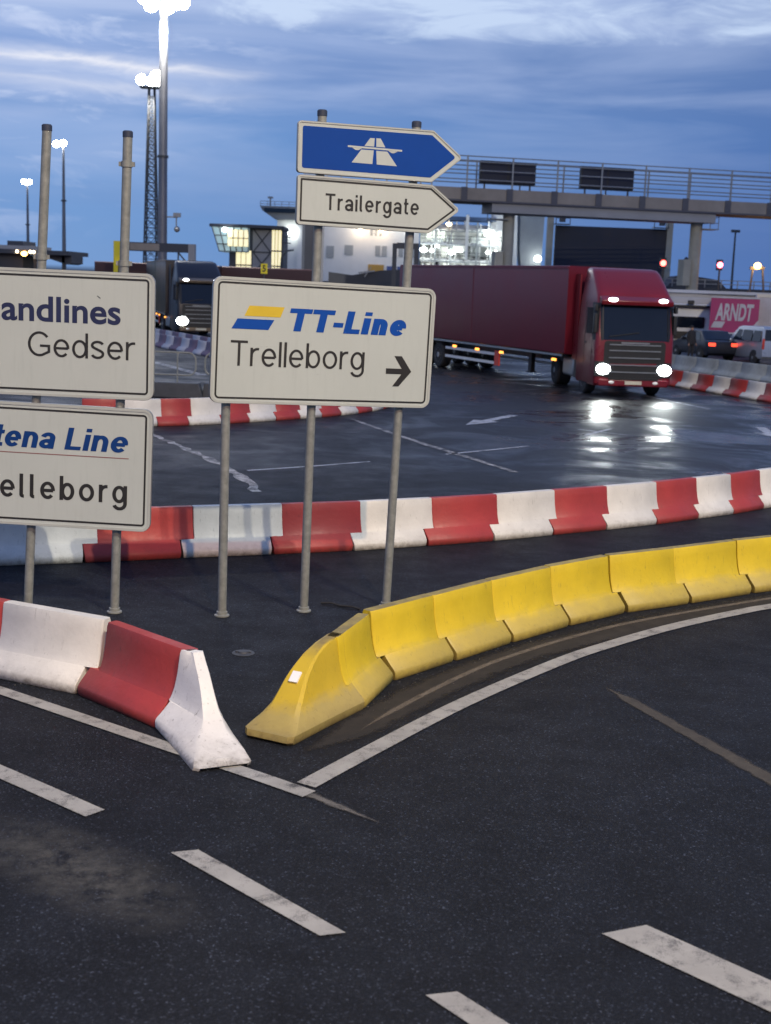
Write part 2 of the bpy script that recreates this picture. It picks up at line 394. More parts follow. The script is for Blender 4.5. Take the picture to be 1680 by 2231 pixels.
def struct(name, mb, m, kind='structure', **k):
    o = mb.build(name, m, recalc=False, **k); o['kind'] = kind; return o
def dup(root, loc=None, rz=None, label=None, group=None, scale=None):
    r = root.copy(); C.objects.link(r)
    if loc is not None: r.location = loc
    if rz is not None: r.rotation_euler = (0, 0, rz)
    if scale: r.scale = scale
    if label: r['label'] = label
    if group: r['group'] = group
    for ch in list(root.children):
        c = ch.copy(); C.objects.link(c); c.parent = r
        for g in ch.children:
            d = g.copy(); C.objects.link(d); d.parent = c
    return r
def lamp_light(name, parent, loc, power, col, radius=.2, spot=None, aim=None):
    d = bpy.data.lights.new(name, 'SPOT' if spot else 'POINT'); d.energy = power; d.color = col; d.shadow_soft_size = radius
    if spot: d.spot_size = R(spot); d.spot_blend = .6
    o = bpy.data.objects.new(name, d); C.objects.link(o); o.parent = parent; o.location = loc
    if aim: o.rotation_euler = Vector(aim).to_track_quat('-Z', 'Y').to_euler()
    return o
def inset(poly, d):
    n = len(poly); out = []
    for i in range(n):
        a, b, c = Vector(poly[i-1]), Vector(poly[i]), Vector(poly[(i+1) % n])
        e1 = (b-a).normalized(); e2 = (c-b).normalized(); n1 = Vector((-e1.y, e1.x)); n2 = Vector((-e2.y, e2.x))
        k = 1+n1.dot(n2); out.append(tuple(b+(n1+n2)*d/k))
    return out
def rnd(poly, r, k=5):
    n = len(poly); out = []
    for i in range(n):
        a, b, c = Vector(poly[i-1]), Vector(poly[i]), Vector(poly[(i+1) % n])
        e1 = (a-b).normalized(); e2 = (c-b).normalized(); ang = e1.angle(e2); t = r/math.tan(ang/2)
        p0, p1 = b+e1*t, b+e2*t
        cen = b+(e1+e2).normalized()*r/math.sin(ang/2)
        a0 = math.atan2(p0.y-cen.y, p0.x-cen.x); a1 = math.atan2(p1.y-cen.y, p1.x-cen.x); da = (a1-a0+math.pi) % (2*math.pi)-math.pi
        out += [(cen.x+r*math.cos(a0+da*q/k), cen.y+r*math.sin(a0+da*q/k)) for q in range(k+1)]
    return out
def rect(x0, x1, z0, z1): return [(x0, z0), (x1, z0), (x1, z1), (x0, z1)]

def text_faces(s, bold=0., shear=0., space=1.):
    cu = bpy.data.curves.new('t', 'FONT'); cu.body = s; cu.offset = bold; cu.shear = shear; cu.space_character = space
    cu.resolution_u = 5; cu.fill_mode = 'FRONT'
    o = bpy.data.objects.new('t', cu); C.objects.link(o)
    dg = bpy.context.evaluated_depsgraph_get(); me = bpy.data.meshes.new_from_object(o.evaluated_get(dg))
    v = [tuple(p.co[:2]) for p in me.vertices]; f = [tuple(p.vertices) for p in me.polygons]
    bpy.data.objects.remove(o); bpy.data.curves.remove(cu); bpy.data.meshes.remove(me)
    return v, f
def text_fit(mb, s, x0, x1, base, top, y, bold=0., shear=0., space=1., ref=None):
    v, f = text_faces(s, bold, shear, space)
    xs = [p[0] for p in v]; a, b = min(xs), max(xs)
    if ref:                                            # vertical reference: height of this letter
        rv, _ = text_faces(ref, bold, 0, 1); ymax = max(p[1] for p in rv)
    else: ymax = max(p[1] for p in v)
    ymin = -bold
    mb._q([(x0+(p[0]-a)/(b-a)*(x1-x0), y, base+(p[1]-ymin)/(ymax-ymin)*(top-base)) for p in v], f)
def arc(cx, cy, rx, ry, a0, a1, n=18): return [(cx+rx*math.cos(R(a0+(a1-a0)*k/n)), cy+ry*math.sin(R(a0+(a1-a0)*k/n))) for k in range(n+1)]
def glyph(ch, h, tail, v):
    """centre lines of one sans-serif letter, cap height 1, half stroke h: (advance width, [paths])"""
    x = .73; X_ = x-v; m_ = x/2
    if ch == 'T': return .80, [[(0, 1-v), (.80, 1-v)], [(.40, 0), (.40, 1-h)]]
    if ch == 'L': return .62, [[(h, 1), (h, 0)], [(h, v), (.62, v)]]
    if ch == '-': return .36, [[(0, .36), (.36, .36)]]
    if ch == 'l': return (2*h+.10, [[(h, 1), (h, .13)]+arc(h+.10, .13, .10, .13-v, 180, 270, 6)[1:]+[(h+.13, v)]]) if tail else (2*h, [[(h, 0), (h, 1)]])
    if ch == 'i': return 2*h, [[(h, 0), (h, x)], [(h, 1-2*h if h < .09 else .84), (h, 1)]]
    if ch == 'r': return .40, [[(h, 0), (h, x)], [(h, .36)]+arc(h+.27, .42, .27, X_-.42, 170, 90, 8)+[(.40, X_)]]
    if ch == 'e': W_ = .68; return W_, [[(h, .36), (W_-h, .36)], arc(W_/2, m_, W_/2-h, m_-v, -3, 318, 30)]
    if ch == 'o': W_ = .70; return W_, [arc(W_/2, m_, W_/2-h, m_-v, 0, 360, 34)]
    if ch == 'b': W_ = .68; return W_, [[(h, 0), (h, 1)], arc(W_/2+h*.3, m_, W_/2-h*1.3, m_-v, 0, 360, 34)]
    if ch == 'd': W_ = .68; return W_, [[(W_-h, 0), (W_-h, 1)], arc(W_/2-h*.3, m_, W_/2-h*1.3, m_-v, 0, 360, 34)]
    if ch == 'g': W_ = .68; return W_, [arc(W_/2-h*.3, m_, W_/2-h*1.3, m_-v, 0, 360, 34), [(W_-h, x), (W_-h, -.02)]+arc(W_/2, -.02, W_/2-h, .28-v, 0, -160, 18)[1:]]
    if ch == 'G': W_ = .98; return W_, [arc(W_/2, .5, W_/2-h, .5-v, 38, 300, 34)+[(W_-h-.02, .20), (W_-h-.02, .48)], [(.52, .48-v), (W_-.02, .48-v)]]
    if ch == 's': W_ = .58; c = W_/2; return W_, [arc(c, x*.745, c-h, x*.255-v, 20, 225, 16)+arc(c, x*.27, c-h, x*.27-v, 60, -165, 18)]
    if ch == 'S': W_ = .78; c = W_/2; return W_, [arc(c, .745, c-h, .255-v, 20, 225, 16)+arc(c, .27, c-h, .27-v, 60, -165, 18)]
    if ch == 'a': W_ = .64; return W_, [[(W_-h, 0), (W_-h, .45)]+arc(W_/2, .47, W_/2-h, X_-.47, 0, 165, 14), arc(W_*.47, .215, W_*.47-h, .215-v, 20, 340, 26)+[], [(W_*.45, .43-v), (W_-h, .44-v)]]
    if ch == 'n': W_ = .64; return W_, [[(h, 0), (h, x)], [(h, .35)]+arc(W_/2, .40, W_/2-h, X_-.40, 175, 0, 16)+[(W_-h, 0)]]
    if ch == 't': return .38, [[(.16, .97), (.16, .15)]+arc(.16+.13, .15, .13, .15-v, 180, 275, 8)[1:]+[(.38, v+.003)], [(0, X_), (.38, X_)]]
    return .3, []
def stroke_text(mb, s, x0, x1, base, top, y, w=.10, gap=.10, shear=0., tail=False, con=.9):
    """w: stroke width as a share of the cap height"""
    H_ = top-base; h = w/2; G = [glyph(c, h, tail, h*con) for c in s]
    tot = sum(g[0] for g in G); gp = gap*H_; sx = (x1-x0-shear*H_*.6-gp*(len(G)-1))/tot; x = x0; lay = 0
    for adv, paths in G:
        for pth in paths:
            P = [Vector((x+px*sx, pz*H_)) for px, pz in pth]
            P = [p for i, p in enumerate(P) if i == 0 or (p-P[i-1]).length > 1e-5]
            closed = (P[0]-P[-1]).length < 1e-4; vs = []; n = len(P); yy = y-.00012*lay; lay = (lay+1) % 9
            for i, p in enumerate(P):
                a = P[i-1] if i else (P[-2] if closed else None); b = P[i+1] if i < n-1 else (P[1] if closed else None)
                d1 = (p-a).normalized() if a is not None else (b-p).normalized(); d2 = (b-p).normalized() if b is not None else d1
                n1 = Vector((-d1.y, d1.x)); n2 = Vector((-d2.y, d2.x)); k = max(.45, 1+n1.dot(n2)); o_ = (n1+n2)*(w*H_/2)/k; o_ = Vector((o_.x, o_.y*con))
                for q in (p-o_, p+o_): vs.append((q.x+shear*q.y, yy, base+q.y))
            mb._q(vs, [(2*i, 2*i+2, 2*i+3, 2*i+1) for i in range(n-1)])
        x += adv*sx+gp
def smooth_path(pts, step=6):
    P = [Vector(p) for p in pts]; P = [2*P[0]-P[1]]+P+[2*P[-1]-P[-2]]; out = []
    for i in range(1, len(P)-2):
        for k in range(step):
            t = k/step; a, b, c, d = P[i-1], P[i], P[i+1], P[i+2]
            out.append(.5*((2*b)+(c-a)*t+(2*a-5*b+4*c-d)*t*t+(3*b-a-3*c+d)*t**3))
    return out+[P[-2]]
def strip(pts, w, z, smooth=True, jag=0., taper=0):
    P = smooth_path(pts) if smooth else [Vector(p) for p in pts]; mb = MB(); vs = []
    for i, p in enumerate(P):
        d = (P[min(i+1, len(P)-1)]-P[max(i-1, 0)]).normalized(); n = Vector((-d.y, d.x))
        ww = w[0]+(w[1]-w[0])*i/(len(P)-1) if isinstance(w, tuple) else w
        if i < taper: ww *= (i+.3)/taper
        a = p+n*ww/2*(1+random.uniform(-jag, jag)); b = p-n*ww/2*(1+random.uniform(-jag, jag)); vs += [(b.x, b.y, z), (a.x, a.y, z)]
    mb._q(vs, [(2*i, 2*i+2, 2*i+3, 2*i+1) for i in range(len(P)-1)]); return mb
def soft_strip(pts, w, z, fade=6):
    P = smooth_path(pts, 10); mb = MB(); vs = []; ed = []; K = (-1, -.7, -.35, 0, .35, .7, 1)
    for i, p in enumerate(P):
        d = (P[min(i+1, len(P)-1)]-P[max(i-1, 0)]).normalized(); n = Vector((-d.y, d.x)); ww = w[0]+(w[1]-w[0])*i/(len(P)-1) if isinstance(w, tuple) else w
        endf = max(0, 1-i/fade) if fade else 0
        for k in K: q = p-n*ww/2*k*-1; vs.append((q.x, q.y, z)); ed.append(min(1, abs(k)+endf))
    mb._q(vs, [(7*i+k, 7*i+7+k, 7*i+8+k, 7*i+k+1) for i in range(len(P)-1) for k in range(6)])
    return mb, ed
def soft_struct(name, me_ed, m):
    o = struct(name, me_ed[0], m); a = o.data.attributes.new('edge', 'FLOAT', 'POINT'); a.data.foreach_set('value', me_ed[1]); return o
def soft_mat(name, col, col2, sc, hard=.75):
    m = bpy.data.materials.new(name); m.use_nodes = True
    nn, ll, b = nodes_of(m); pos = nnode(m, 'ShaderNodeNewGeometry').outputs['Position']
    at = nnode(m, 'ShaderNodeAttribute', attribute_name='edge')
    n1 = noise(m, pos, sc, 8, .7); n2 = noise(m, pos, 120, 3)
    ll.new(mixc(m, ramp(m, mth(m, 'ADD', mth(m, 'MULTIPLY', n1, .6), mth(m, 'MULTIPLY', n2, .4)), [(.38, 0.), (.62, 1.)]), col2, col), b.inputs['Base Color']); b.inputs['Roughness'].default_value = .8
    b.inputs['Specular IOR Level'].default_value = .2
    e = mth(m, 'ADD', at.outputs['Fac'], mth(m, 'MULTIPLY', mth(m, 'SUBTRACT', mth(m, 'ADD', mth(m, 'MULTIPLY', n1, .65), mth(m, 'MULTIPLY', n2, .35)), .5), 1.9))
    k = ramp(m, e, [(hard-.22, 1.), (hard+.12, 0.)])
    tr = nnode(m, 'ShaderNodeBsdfTransparent'); mx = nnode(m, 'ShaderNodeMixShader'); out = [n for n in nn if n.type == 'OUTPUT_MATERIAL'][0]
    ll.new(k, mx.inputs[0]); ll.new(tr.outputs[0], mx.inputs[1]); ll.new(b.outputs[0], mx.inputs[2]); ll.new(mx.outputs[0], out.inputs['Surface']); return m
ORD = ['first','second','third','fourth','fifth','sixth','seventh','eighth','ninth','tenth','eleventh','twelfth','thirteenth']

# ------------------------------------------------------------------ the ground and its markings
struct('ground', MB().flat([(-900, -300), (900, -300), (900, 1500), (-900, 1500)], 0), M['asphalt'])
yc = [(-.45, 7.93), (-.03, 8.62), (.68, 9.74), (1.55, 10.92), (2.05, 11.5), (2.86, 12.31), (3.74, 13.04), (4.14, 13.33), (5.2, 14.02), (7.2, 15.1)]
d0 = [(-.62, 8.35), (-.2, 8.98), (.45, 10.08), (1.33, 11.23), (2.2, 12.0), (3.0, 12.7), (3.9, 13.35), (5.0, 14.1), (7, 15.2)]
soft_struct('dirt_strip', soft_strip(d0, (.50, .56), .004, 12), soft_mat('roadside_grit', (.043, .038, .033), (.020, .019, .018), 5.))
struct('road_edge_line', strip(yc, .15, .008), M['line'])
soft_struct('road_scrubbed_line', soft_strip([(-.27, 8.72), (.13, 9.5), (.7, 10.45), (1.16, 11.08), (1.89, 11.88), (2.7, 12.6), (4.27, 13.72), (6, 14.85)], (.10, .13), .006, 10), soft_mat('scrubbed_line', (.17, .145, .115), (.05, .042, .034), 9., .6))
struct('road_edge_line', strip([(-5.0, 11.0), (-4.0, 10.33), (-2.95, 9.6), (-1.51, 8.565), (-.83, 8.085), (-.42, 7.78)], .13, .008), M['line'])
soft_struct('road_faded_line', soft_strip([(.30, 7.16), (-.1, 7.5), (-.42, 7.78)], (.10, .13), .006, 14), soft_mat('faded_line', (.17, .16, .145), (.05, .048, .045), 8., .55))
struct('road_dash', strip([(-3.1, 8.45), (-2.43, 7.94), (-1.695, 7.36)], .145, .008), M['line'])
struct('road_dash', MB().flat([(-.25, 5.98), (-.12, 6.02), (-1.0, 6.91), (-1.15, 6.86)], .008), M['line'])
struct('road_dash', MB().flat([(1.1, 4.5), (1.25, 4.56), (.42, 5.51), (.27, 5.47)], .008), M['line'])
struct('road_wide_dash', MB().flat([(2.3, 5.0), (2.55, 5.1), (1.44, 6.22), (1.19, 6.11)], .008), M['line'])
soft_struct('road_tar_seam', soft_strip([(1.85, 10.36), (2.2, 9.55), (2.72, 8.3), (3.4, 6.6)], (.13, .22), .004, 5), soft_mat('tar_seam', (.080, .071, .058), (.042, .038, .033), 6., .8))
struct('road_worn_line', strip([(-4.9, 26.3), (-4.3, 25.1), (-3.6, 23.7), (-2.92, 22.3), (-2.4, 21.0), (-1.96, 19.5)], (.10, .20), .006, jag=.75), M['line_worn'])
struct('road_worn_line', strip([(-.89, 30.6), (.0, 28.2), (.95, 25.8), (2.3, 22.7)], (.10, .16), .006, jag=.4), M['line_worn'])
struct('road_dash', strip([(-2.38, 21.67), (-1.3, 22.5), (-.32, 23.35)], .075, .006), M['line_wet'])
struct('road_dash', strip([(1.12, 24.77), (2.1, 25.75), (2.92, 26.6)], .09, .006), M['line_wet'])
def arrow_flat(c, d, ln, w, hw, hl, z):
    d = Vector(d).normalized(); n = Vector((-d.y, d.x)); c = Vector(c); q = lambda a, b: tuple(c+d*a+n*b)
    return MB()._q([(*q(0, -w), z), (*q(ln-hl, -w), z), (*q(ln-hl, w), z), (*q(0, w), z), (*q(ln-hl, -hw), z), (*q(ln, 0), z), (*q(ln-hl, hw), z)], [(0, 1, 2, 3), (4, 5, 6)])
struct('road_arrow', arrow_flat((3.2, 33.0), (-1.36, -2.7), 3.1, .12, .34, 1.3, .006), M['line_wet'])
struct('road_arrow', arrow_flat((9.35, 32.3), (-.25, -2.4), 2.3, .13, .42, .95, .006), M['line_wet'])
struct('road_cross', strip([(4.45, 29.0), (5.3, 30.6)], .10, .006, False), M['line_wet'])
struct('road_cross', strip([(4.45, 30.2), (5.5, 29.35)], .10, .0065, False), M['line_wet'])
struct('road_dash', strip([(7.7, 42.3), (9.2, 37.0)], .12, .006), M['line_wet'])
struct('road_dash', strip([(-9.3, 49.0), (-6.2, 42.5)], .35, .006), M['line_worn'])

# ------------------------------------------------------------------ barriers
HW = [(0., .245), (.02, .256), (.065, .258), (.085, .248), (.195, .140), (.215, .126), (.245, .113), (.30, .094), (.40, .074), (.545, .056), (.57, .046)]
def hw(z):
    for (a, p), (b, q) in zip(HW, HW[1:]):
        if a <= z <= b: return p+(q-p)*(z-a)/(b-a)
    return HW[-1][1]
ZN = .20; BY = .25
def barrier_mesh(name, us, m, gap=.006, taper=.012):
    mb = MB()
    def body(zs, x0, x1, taper):
        rows = []
        for e, (xa, ins) in enumerate([(x0, .012), (x0+.014, 0), (x1-.014, 0), (x1, .012)]):
            prof = []
            for z in zs: prof.append((z, hw(z)-ins))
            ring = []
            sgn = 1 if e < 2 else -1
            tp = lambda z: xa + sgn*taper*max(0, 1-z/.16)**1.6
            for z, w in prof: ring.append((tp(z), BY-w, z))
            for z, w in reversed(prof): ring.append((tp(z), BY+w, z))
            rows.append(ring)
        mb.loft(rows)
    body([0, .02, .065, .085, .14, ZN], gap, 1-gap, taper)
    body([ZN-.003, .215, .245, .27, .30, .35, .40, .47, .545, .57], us+.004, us+.996, 0)
    me = mb.mesh(name, 42)
    import bmesh
    bm = bmesh.new(); bm.from_mesh(me); bmesh.ops.recalc_face_normals(bm, faces=bm.faces[:]); bm.to_mesh(me); bm.free()
    me.materials.append(m); return me
def end_mesh(name, us, m, ext, base_w, arch=.055, wend=None, yc=None):
    """end piece: the same profile swept out round the end"""
    mb = MB(); rings = []
    def ring(z, xs, e, w, lift=0.):
        w0 = w; w = wend(z) if wend else w; c0 = BY; c = yc(z) if yc else BY; mx = xs+(e-xs)*.5
        r = [(xs, c0-w0, z), (mx, (c0+c)/2-(w0*.40+w*.60), z)]
        for k, t in enumerate((-1, -.82, -.45, 0, .45, .82, 1)):
            rnd_in = .035*max(0, abs(t)-.82)/.18 if True else 0
            r.append((e-rnd_in-(.05 if lift and abs(t) < .5 else 0), c+t*w, z+(lift if abs(t) < .5 else lift*.0)))
        r += [(mx, (c0+c)/2+(w0*.40+w*.60), z), (xs, c0+w0, z)]
        return r
    sc = base_w/.258
    zs = [0, .02, .065, .085, .14, ZN]
    for z in zs: rings.append(ring(z, .006, ext(z), hw(z)*(sc if z < .19 else 1), arch if z == 0 else 0))
    for z in [ZN+.001, .22, .245, .27, .30, .35, .40, .45, .50, .545, .57]: rings.append(ring(z, us+.004, ext(z), hw(z)))
    mb.loft(rings)
    me = mb.mesh(name, 30)
    import bmesh
    bm = bmesh.new(); bm.from_mesh(me); bmesh.ops.recalc_face_normals(bm, faces=bm.faces[:]); bm.to_mesh(me); bm.free()
    me.materials.append(m); return me
def table(rows):
    def f(z):
        for (a, p), (b, q) in zip(rows, rows[1:]):
            if a <= z <= b: return p+(q-p)*(z-a)/(b-a)
        return rows[-1][1]
    return f
def place(me, name, p, q, label, group, cat='barrier', h=1.):
    o = bpy.data.objects.new(name, me); C.objects.link(o)
    d = Vector(q)-Vector(p); e = random.uniform(-.008, .008); o.location = (p[0], p[1]+e, .003); o.rotation_euler = (0, 0, math.atan2(d.y, d.x)+random.uniform(-.012, .012)); o.scale = (d.length, 1, h)
    return tag(o, label, cat, group)
bm_near_r = barrier_mesh('barrier_element', .11, M['red_b']); bm_near_w = barrier_mesh('barrier_element', .11, M['white_b'])
bm_far_r = barrier_mesh('barrier_element', .15, M['red_b']); bm_far_w = barrier_mesh('barrier_element', .15, M['white_b'])
bm_yel = barrier_mesh('barrier_element', -.10, M['yellow_b'], .016, .02)
g1 = 'red and white barriers along the near left lane'
near = [(-5.15, 10.85), (-4.2, 10.45), (-3.27, 10.0), (-2.35, 9.58), (-1.61, 8.87)]
labs = [None, 'red barrier element cut off by the left picture edge, left of the near white one', 'white barrier element in the near left row, beside the red one', 'red barrier element next to the scraped white end piece in the foreground']
for i in range(1, 4): place(bm_near_r if i % 2 else bm_near_w, 'barrier_element', near[i], near[i+1], labs[i], g1)
ew = end_mesh('barrier_end', -.03, M['white_end'], table([(0, .89), (.03, .90), (.05, .85), (.094, .66), (.15, .52), (.24, .41), (.33, .34), (.44, .235), (.51, .14), (.57, .07)]), .245,
              wend=table([(0, .205), (.05, .195), (.10, .135), (.15, .098), (.24, .070), (.33, .058), (.57, .046)]), yc=table([(0, .25), (.1, .27), (.2, .30), (.57, .30)]))
o = bpy.data.objects.new('barrier_end', ew); C.objects.link(o); o.location = (-1.615, 8.875, .003); o.rotation_euler = (0, 0, math.atan2(-.91, .41))
tag(o, 'scraped white flared barrier end piece in the foreground, beside the yellow end', 'barrier', g1)
g2 = 'yellow barriers along the curving edge line'
yel = [(-.11, 9.49), (.12, 10.22), (.66, 10.86), (1.22, 11.53), (1.84, 12.21), (2.51, 12.82), (3.28, 13.33), (4.11, 13.9), (4.95, 14.42)]
yl = ['yellow barrier element joined directly to the flared yellow end piece'] + ['yellow barrier element, %s from the flared end in the curved row' % ORD[i] for i in range(1, 7)] + ['yellow barrier element cut off by the right picture edge']
for i in range(8): place(bm_yel, 'barrier_element', yel[i], yel[i+1], yl[i], g2)
ey = end_mesh('barrier_end', .0, M['yellow_end'], table([(0, .99), (.03, 1.02), (.065, 1.0), (.085, .95), (.13, .87), (.19, .79), (.26, .725), (.34, .66), (.42, .575), (.50, .43), (.55, .27), (.57, .12)]), .258, .07, wend=table([(0, .195), (.03, .205), (.065, .205), (.085, .195), (.14, .155), (.20, .125), (.26, .112), (.34, .096), (.45, .072), (.57, .046)]))
t = thing('barrier_end', 'flared yellow barrier end piece with a white reflector, in the foreground', 'barrier', (-.11, 9.49, .003), 0, g2)
# built mirrored so that it runs out to the near side
ey_o = bpy.data.objects.new('body', ey); C.objects.link(ey_o); ey_o.parent = t; ey_o.rotation_euler = (0, 0, math.atan2(-.9, -.45)); ey_o.scale = (1, -1, 1)
rf = MB(); rf.box(.735, .80, .235, .275, 0, 0)
mbx = MB(); mbx._q([(.655, -.215, .345), (.655, -.285, .345), (.585, -.285, .405), (.585, -.215, .405), (.668, -.215, .356), (.668, -.285, .356), (.598, -.285, .416), (.598, -.215, .416)], [(0,1,2,3), (4,7,6,5), (0,4,5,1), (1,5,6,2), (2,6,7,3), (3,7,4,0)])
ro = mbx.build('reflector', M['refl'], t); ro.rotation_euler = (0, 0, math.atan2(-.9, -.45))
g3 = 'red and white barriers in the long row behind the signs'
far = [(-5.5, 13.45), (-4.45, 13.78), (-3.38, 14.17), (-2.34, 14.61), (-1.32, 14.99), (-.37, 15.38), (.55, 15.85), (1.42, 16.34), (2.26, 16.9), (3.06, 17.42), (3.87, 18.0), (4.6, 18.6), (5.25, 19.12), (5.87, 19.72), (6.5, 20.3), (7.15, 20.9)]
cnt = {0: 0, 1: 0}
for i in range(len(far)-1):
    red = i % 2 == 0
    if i < 0: continue
    k = cnt[red]; cnt[red] += 1
    place(bm_far_r if red else bm_far_w, 'barrier_element', far[i], far[i+1], '%s barrier in the long row behind the signs, %s %s from left' % ('red' if red else 'white', ORD[k], 'red' if red else 'white'), g3)
g4 = 'red and white barriers curving behind the ferry sign'
mid = [(-8.2, 26.75), (-7.4, 26.85), (-6.6, 27.0), (-5.75, 27.25), (-4.98, 27.6), (-4.36, 27.98), (-3.72, 28.5), (-3.15, 29.05), (-2.6, 29.62), (-2.08, 30.18), (-1.6, 30.75), (-1.16, 31.35), (-.76, 31.95), (-.42, 32.6), (-.15, 33.3), (.05, 34.0)]
cnt = {0: 0, 1: 0}
for i in range(2, len(mid)-1):
    red = i % 2 == 0
    k = cnt[red]; cnt[red] += 1
    place(bm_far_r if red else bm_far_w, 'barrier_element', mid[i], mid[i+1], '%s barrier in the row below the ferry sign, %s %s from left' % ('red' if red else 'white', ORD[k], 'red' if red else 'white'), g4)
g5 = 'red and white barriers beside the red truck'
cnt = {0: 0, 1: 0}
for i in range(9):
    red = i % 2 == 1
    p = (9.35+.318*i, 47.1-.92*i); q = (p[0]+.318, p[1]-.92); k = cnt[red]; cnt[red] += 1
    place(bm_far_r if red else bm_far_w, 'barrier_element', p, q, '%s barrier element right of the red truck, %s %s from the truck' % ('red' if red else 'white', ORD[k], 'red' if red else 'white'), g5)
bm_con = barrier_mesh('barrier_element', .1, M['concrete'])
for i in range(6):
    p = (11.3+.59*i, 56.8-1.38*i); q = (p[0]+.59, p[1]-1.38)
    place(bm_con, 'concrete_barrier', p, q, 'weathered grey concrete barrier before the parked cars, %s from the truck' % ORD[i], 'grey concrete barriers before the cars', h=1.15)
bm_pu = barrier_mesh('barrier_element', .15, M['purple']); bm_pa = barrier_mesh('barrier_element', .15, M['palep'])
for row, (a, b, n) in enumerate([((-13.0, 66.0), (-7.4, 55.0), 12), ((-11.2, 59.2), (-6.9, 51.4), 9)]):
    cnt = {0: 0, 1: 0}
    for i in range(n):
        f = lambda t: (a[0]+(b[0]-a[0])*t, a[1]+(b[1]-a[1])*t); dk = i % 2; k = cnt[dk]; cnt[dk] += 1
        place(bm_pu if dk else bm_pa, 'barrier_element', f(i/n), f((i+1)/n), '%s barrier in the %s row before the dark truck, %s %s from left' % ('dull purple' if dk else 'pale', ('upper', 'lower')[row], ORD[k], 'dark' if dk else 'pale'), 'distant barriers before the dark truck')

# ------------------------------------------------------------------ sign posts and panels
def post(t, x, top, lean, clamps=(), r=.043, cap=True):
    mb = MB(); mb.cyl((x, 0, 0), (x+lean, 0, top-.05), r, r, 20)
    p = mb.build('post', M['galv'], t)
    if cap: MB().lathe([(r+.004, -.002), (r+.004, .045), (r-.006, .055)], (x+lean, 0, top-.05), n=20).build('cap', M['cap'], p)
    MB().lathe([(r+.03, 0), (r+.03, .012), (r+.012, .02), (r+.010, .045), (r+.001, .05)], (x, 0, .003), n=20).build('base_flange', M['galv'], p)
    for cz in clamps:
        mb = MB(); cx = x+lean*cz/top
        mb.lathe([(r+.001, -.028), (r+.008, -.026), (r+.008, .026), (r+.001, .028)], (cx, 0, cz), n=20); mb.box(cx-r-.03, cx+r+.03, -.012, .012, cz-.02, cz+.02)
        mb.build('clamp', M['galv'], p)
    return p
YF = -.082
def panel(t, poly, r, cx, cz, rot, face_m, border, bins, bw, frame_w=.024):
    """poly is anticlockwise in (x,z) about the panel's own centre; returns the panel to hang lettering on"""
    mb = MB(); mb.prism(rnd(poly, r), YF, YF+.018)
    p = mb.build('panel', face_m, t, loc=(cx, 0, cz), ry=rot)
    MB().ring(rnd(poly, r), rnd(inset(poly, frame_w), max(r-frame_w, .006)), YF-.006, YF+.02).build('rim', M['rim'], p)
    MB().ring(rnd(inset(poly, -.003), r+.003), rnd(inset(poly, .002), r-.002), YF+.001, YF+.040).build('edge', M['alu'], p)
    if border:
        MB().ring(rnd(inset(poly, bins), max(r-bins, .01)), rnd(inset(poly, bins+bw), max(r-bins-bw, .006)), YF-.0025, YF-.0005).build('border_line', border, p)
    return p
def letters(p, name, m, calls, dx, dz, y=YF-.002):
    mb = MB()
    for s, x0, x1, b, tp, kw in calls: (stroke_text if 'w' in kw else text_fit)(mb, s, x0+dx, x1+dx, b+dz, tp+dz, y, **kw)
    return mb.build(name, m, p, recalc=False)
# right: ferry line sign with two arrow signs
t = thing('ferry_direction_sign', 'three-post sign with ferry line board below and two arrow boards above', 'road sign', (-1.55, 12.1, 0), math.atan2(.61, 1.59), 'direction signs behind the barriers')
post(t, 0, 3.15, .01, cap=True); post(t, .83, 4.80, .05); post(t, 1.703, 4.77, .125)
w, h = 2.215, 1.165; rot = R(1.25)
pn = panel(t, rect(-w/2, w/2, -h/2, h/2), .085, .952, 2.642, rot, M['sign'], M['sblack'], .042, .017)
ox, oz = -w/2, -h/2; S = lambda pts: [(x+ox, z+oz) for x, z in pts]
MB().face(S([(.30, .817), (.648, .817), (.685, .913), (.345, .913)]), YF-.002).build('logo_stripe', M['syel'], pn, recalc=False, label='yellow slanted stripe of the logo')
MB().face(S([(.181, .695), (.535, .695), (.59, .79), (.236, .79)]), YF-.002).build('logo_stripe', M['sblue'], pn, recalc=False, label='blue slanted stripe of the logo')
letters(pn, 'lettering', M['sblue'], [('TT-Line', .705, 1.941, .695, .908, dict(w=.345, gap=.035, shear=.20, con=.60))], ox, oz).__setitem__('label', 'bold blue slanted lettering')
letters(pn, 'lettering', M['sblack'], [('Trelleborg', .18, 1.507, .352, .588, dict(w=.108, gap=.12))], ox, oz).__setitem__('label', 'plain black lettering')
MB().face(S([(1.737, .324), (1.90, .324), (1.811, .204), (1.877, .204), (2.004, .352), (1.895, .50), (1.817, .50), (1.90, .378), (1.737, .378)]), YF-.002).build('arrow', M['sblack'], pn, recalc=False)
def about(poly):
    cx = sum(p[0] for p in poly)/len(poly); cz = sum(p[1] for p in poly)/len(poly); return cx, cz, [(x-cx, z-cz) for x, z in poly]
bl = [(.628, 4.222), (1.972, 4.212), (2.285, 4.458), (1.974, 4.69), (.628, 4.682)]
cx, cz, pl = about(bl)
pn = panel(t, pl, .03, cx, cz, 0, M['sign'], None, 0, 0, .012)
MB().face(rnd(inset(pl, .042), .02), YF-.002).build('field', M['mblue'], pn, recalc=False, label='blue field of the motorway board')
mb = MB()
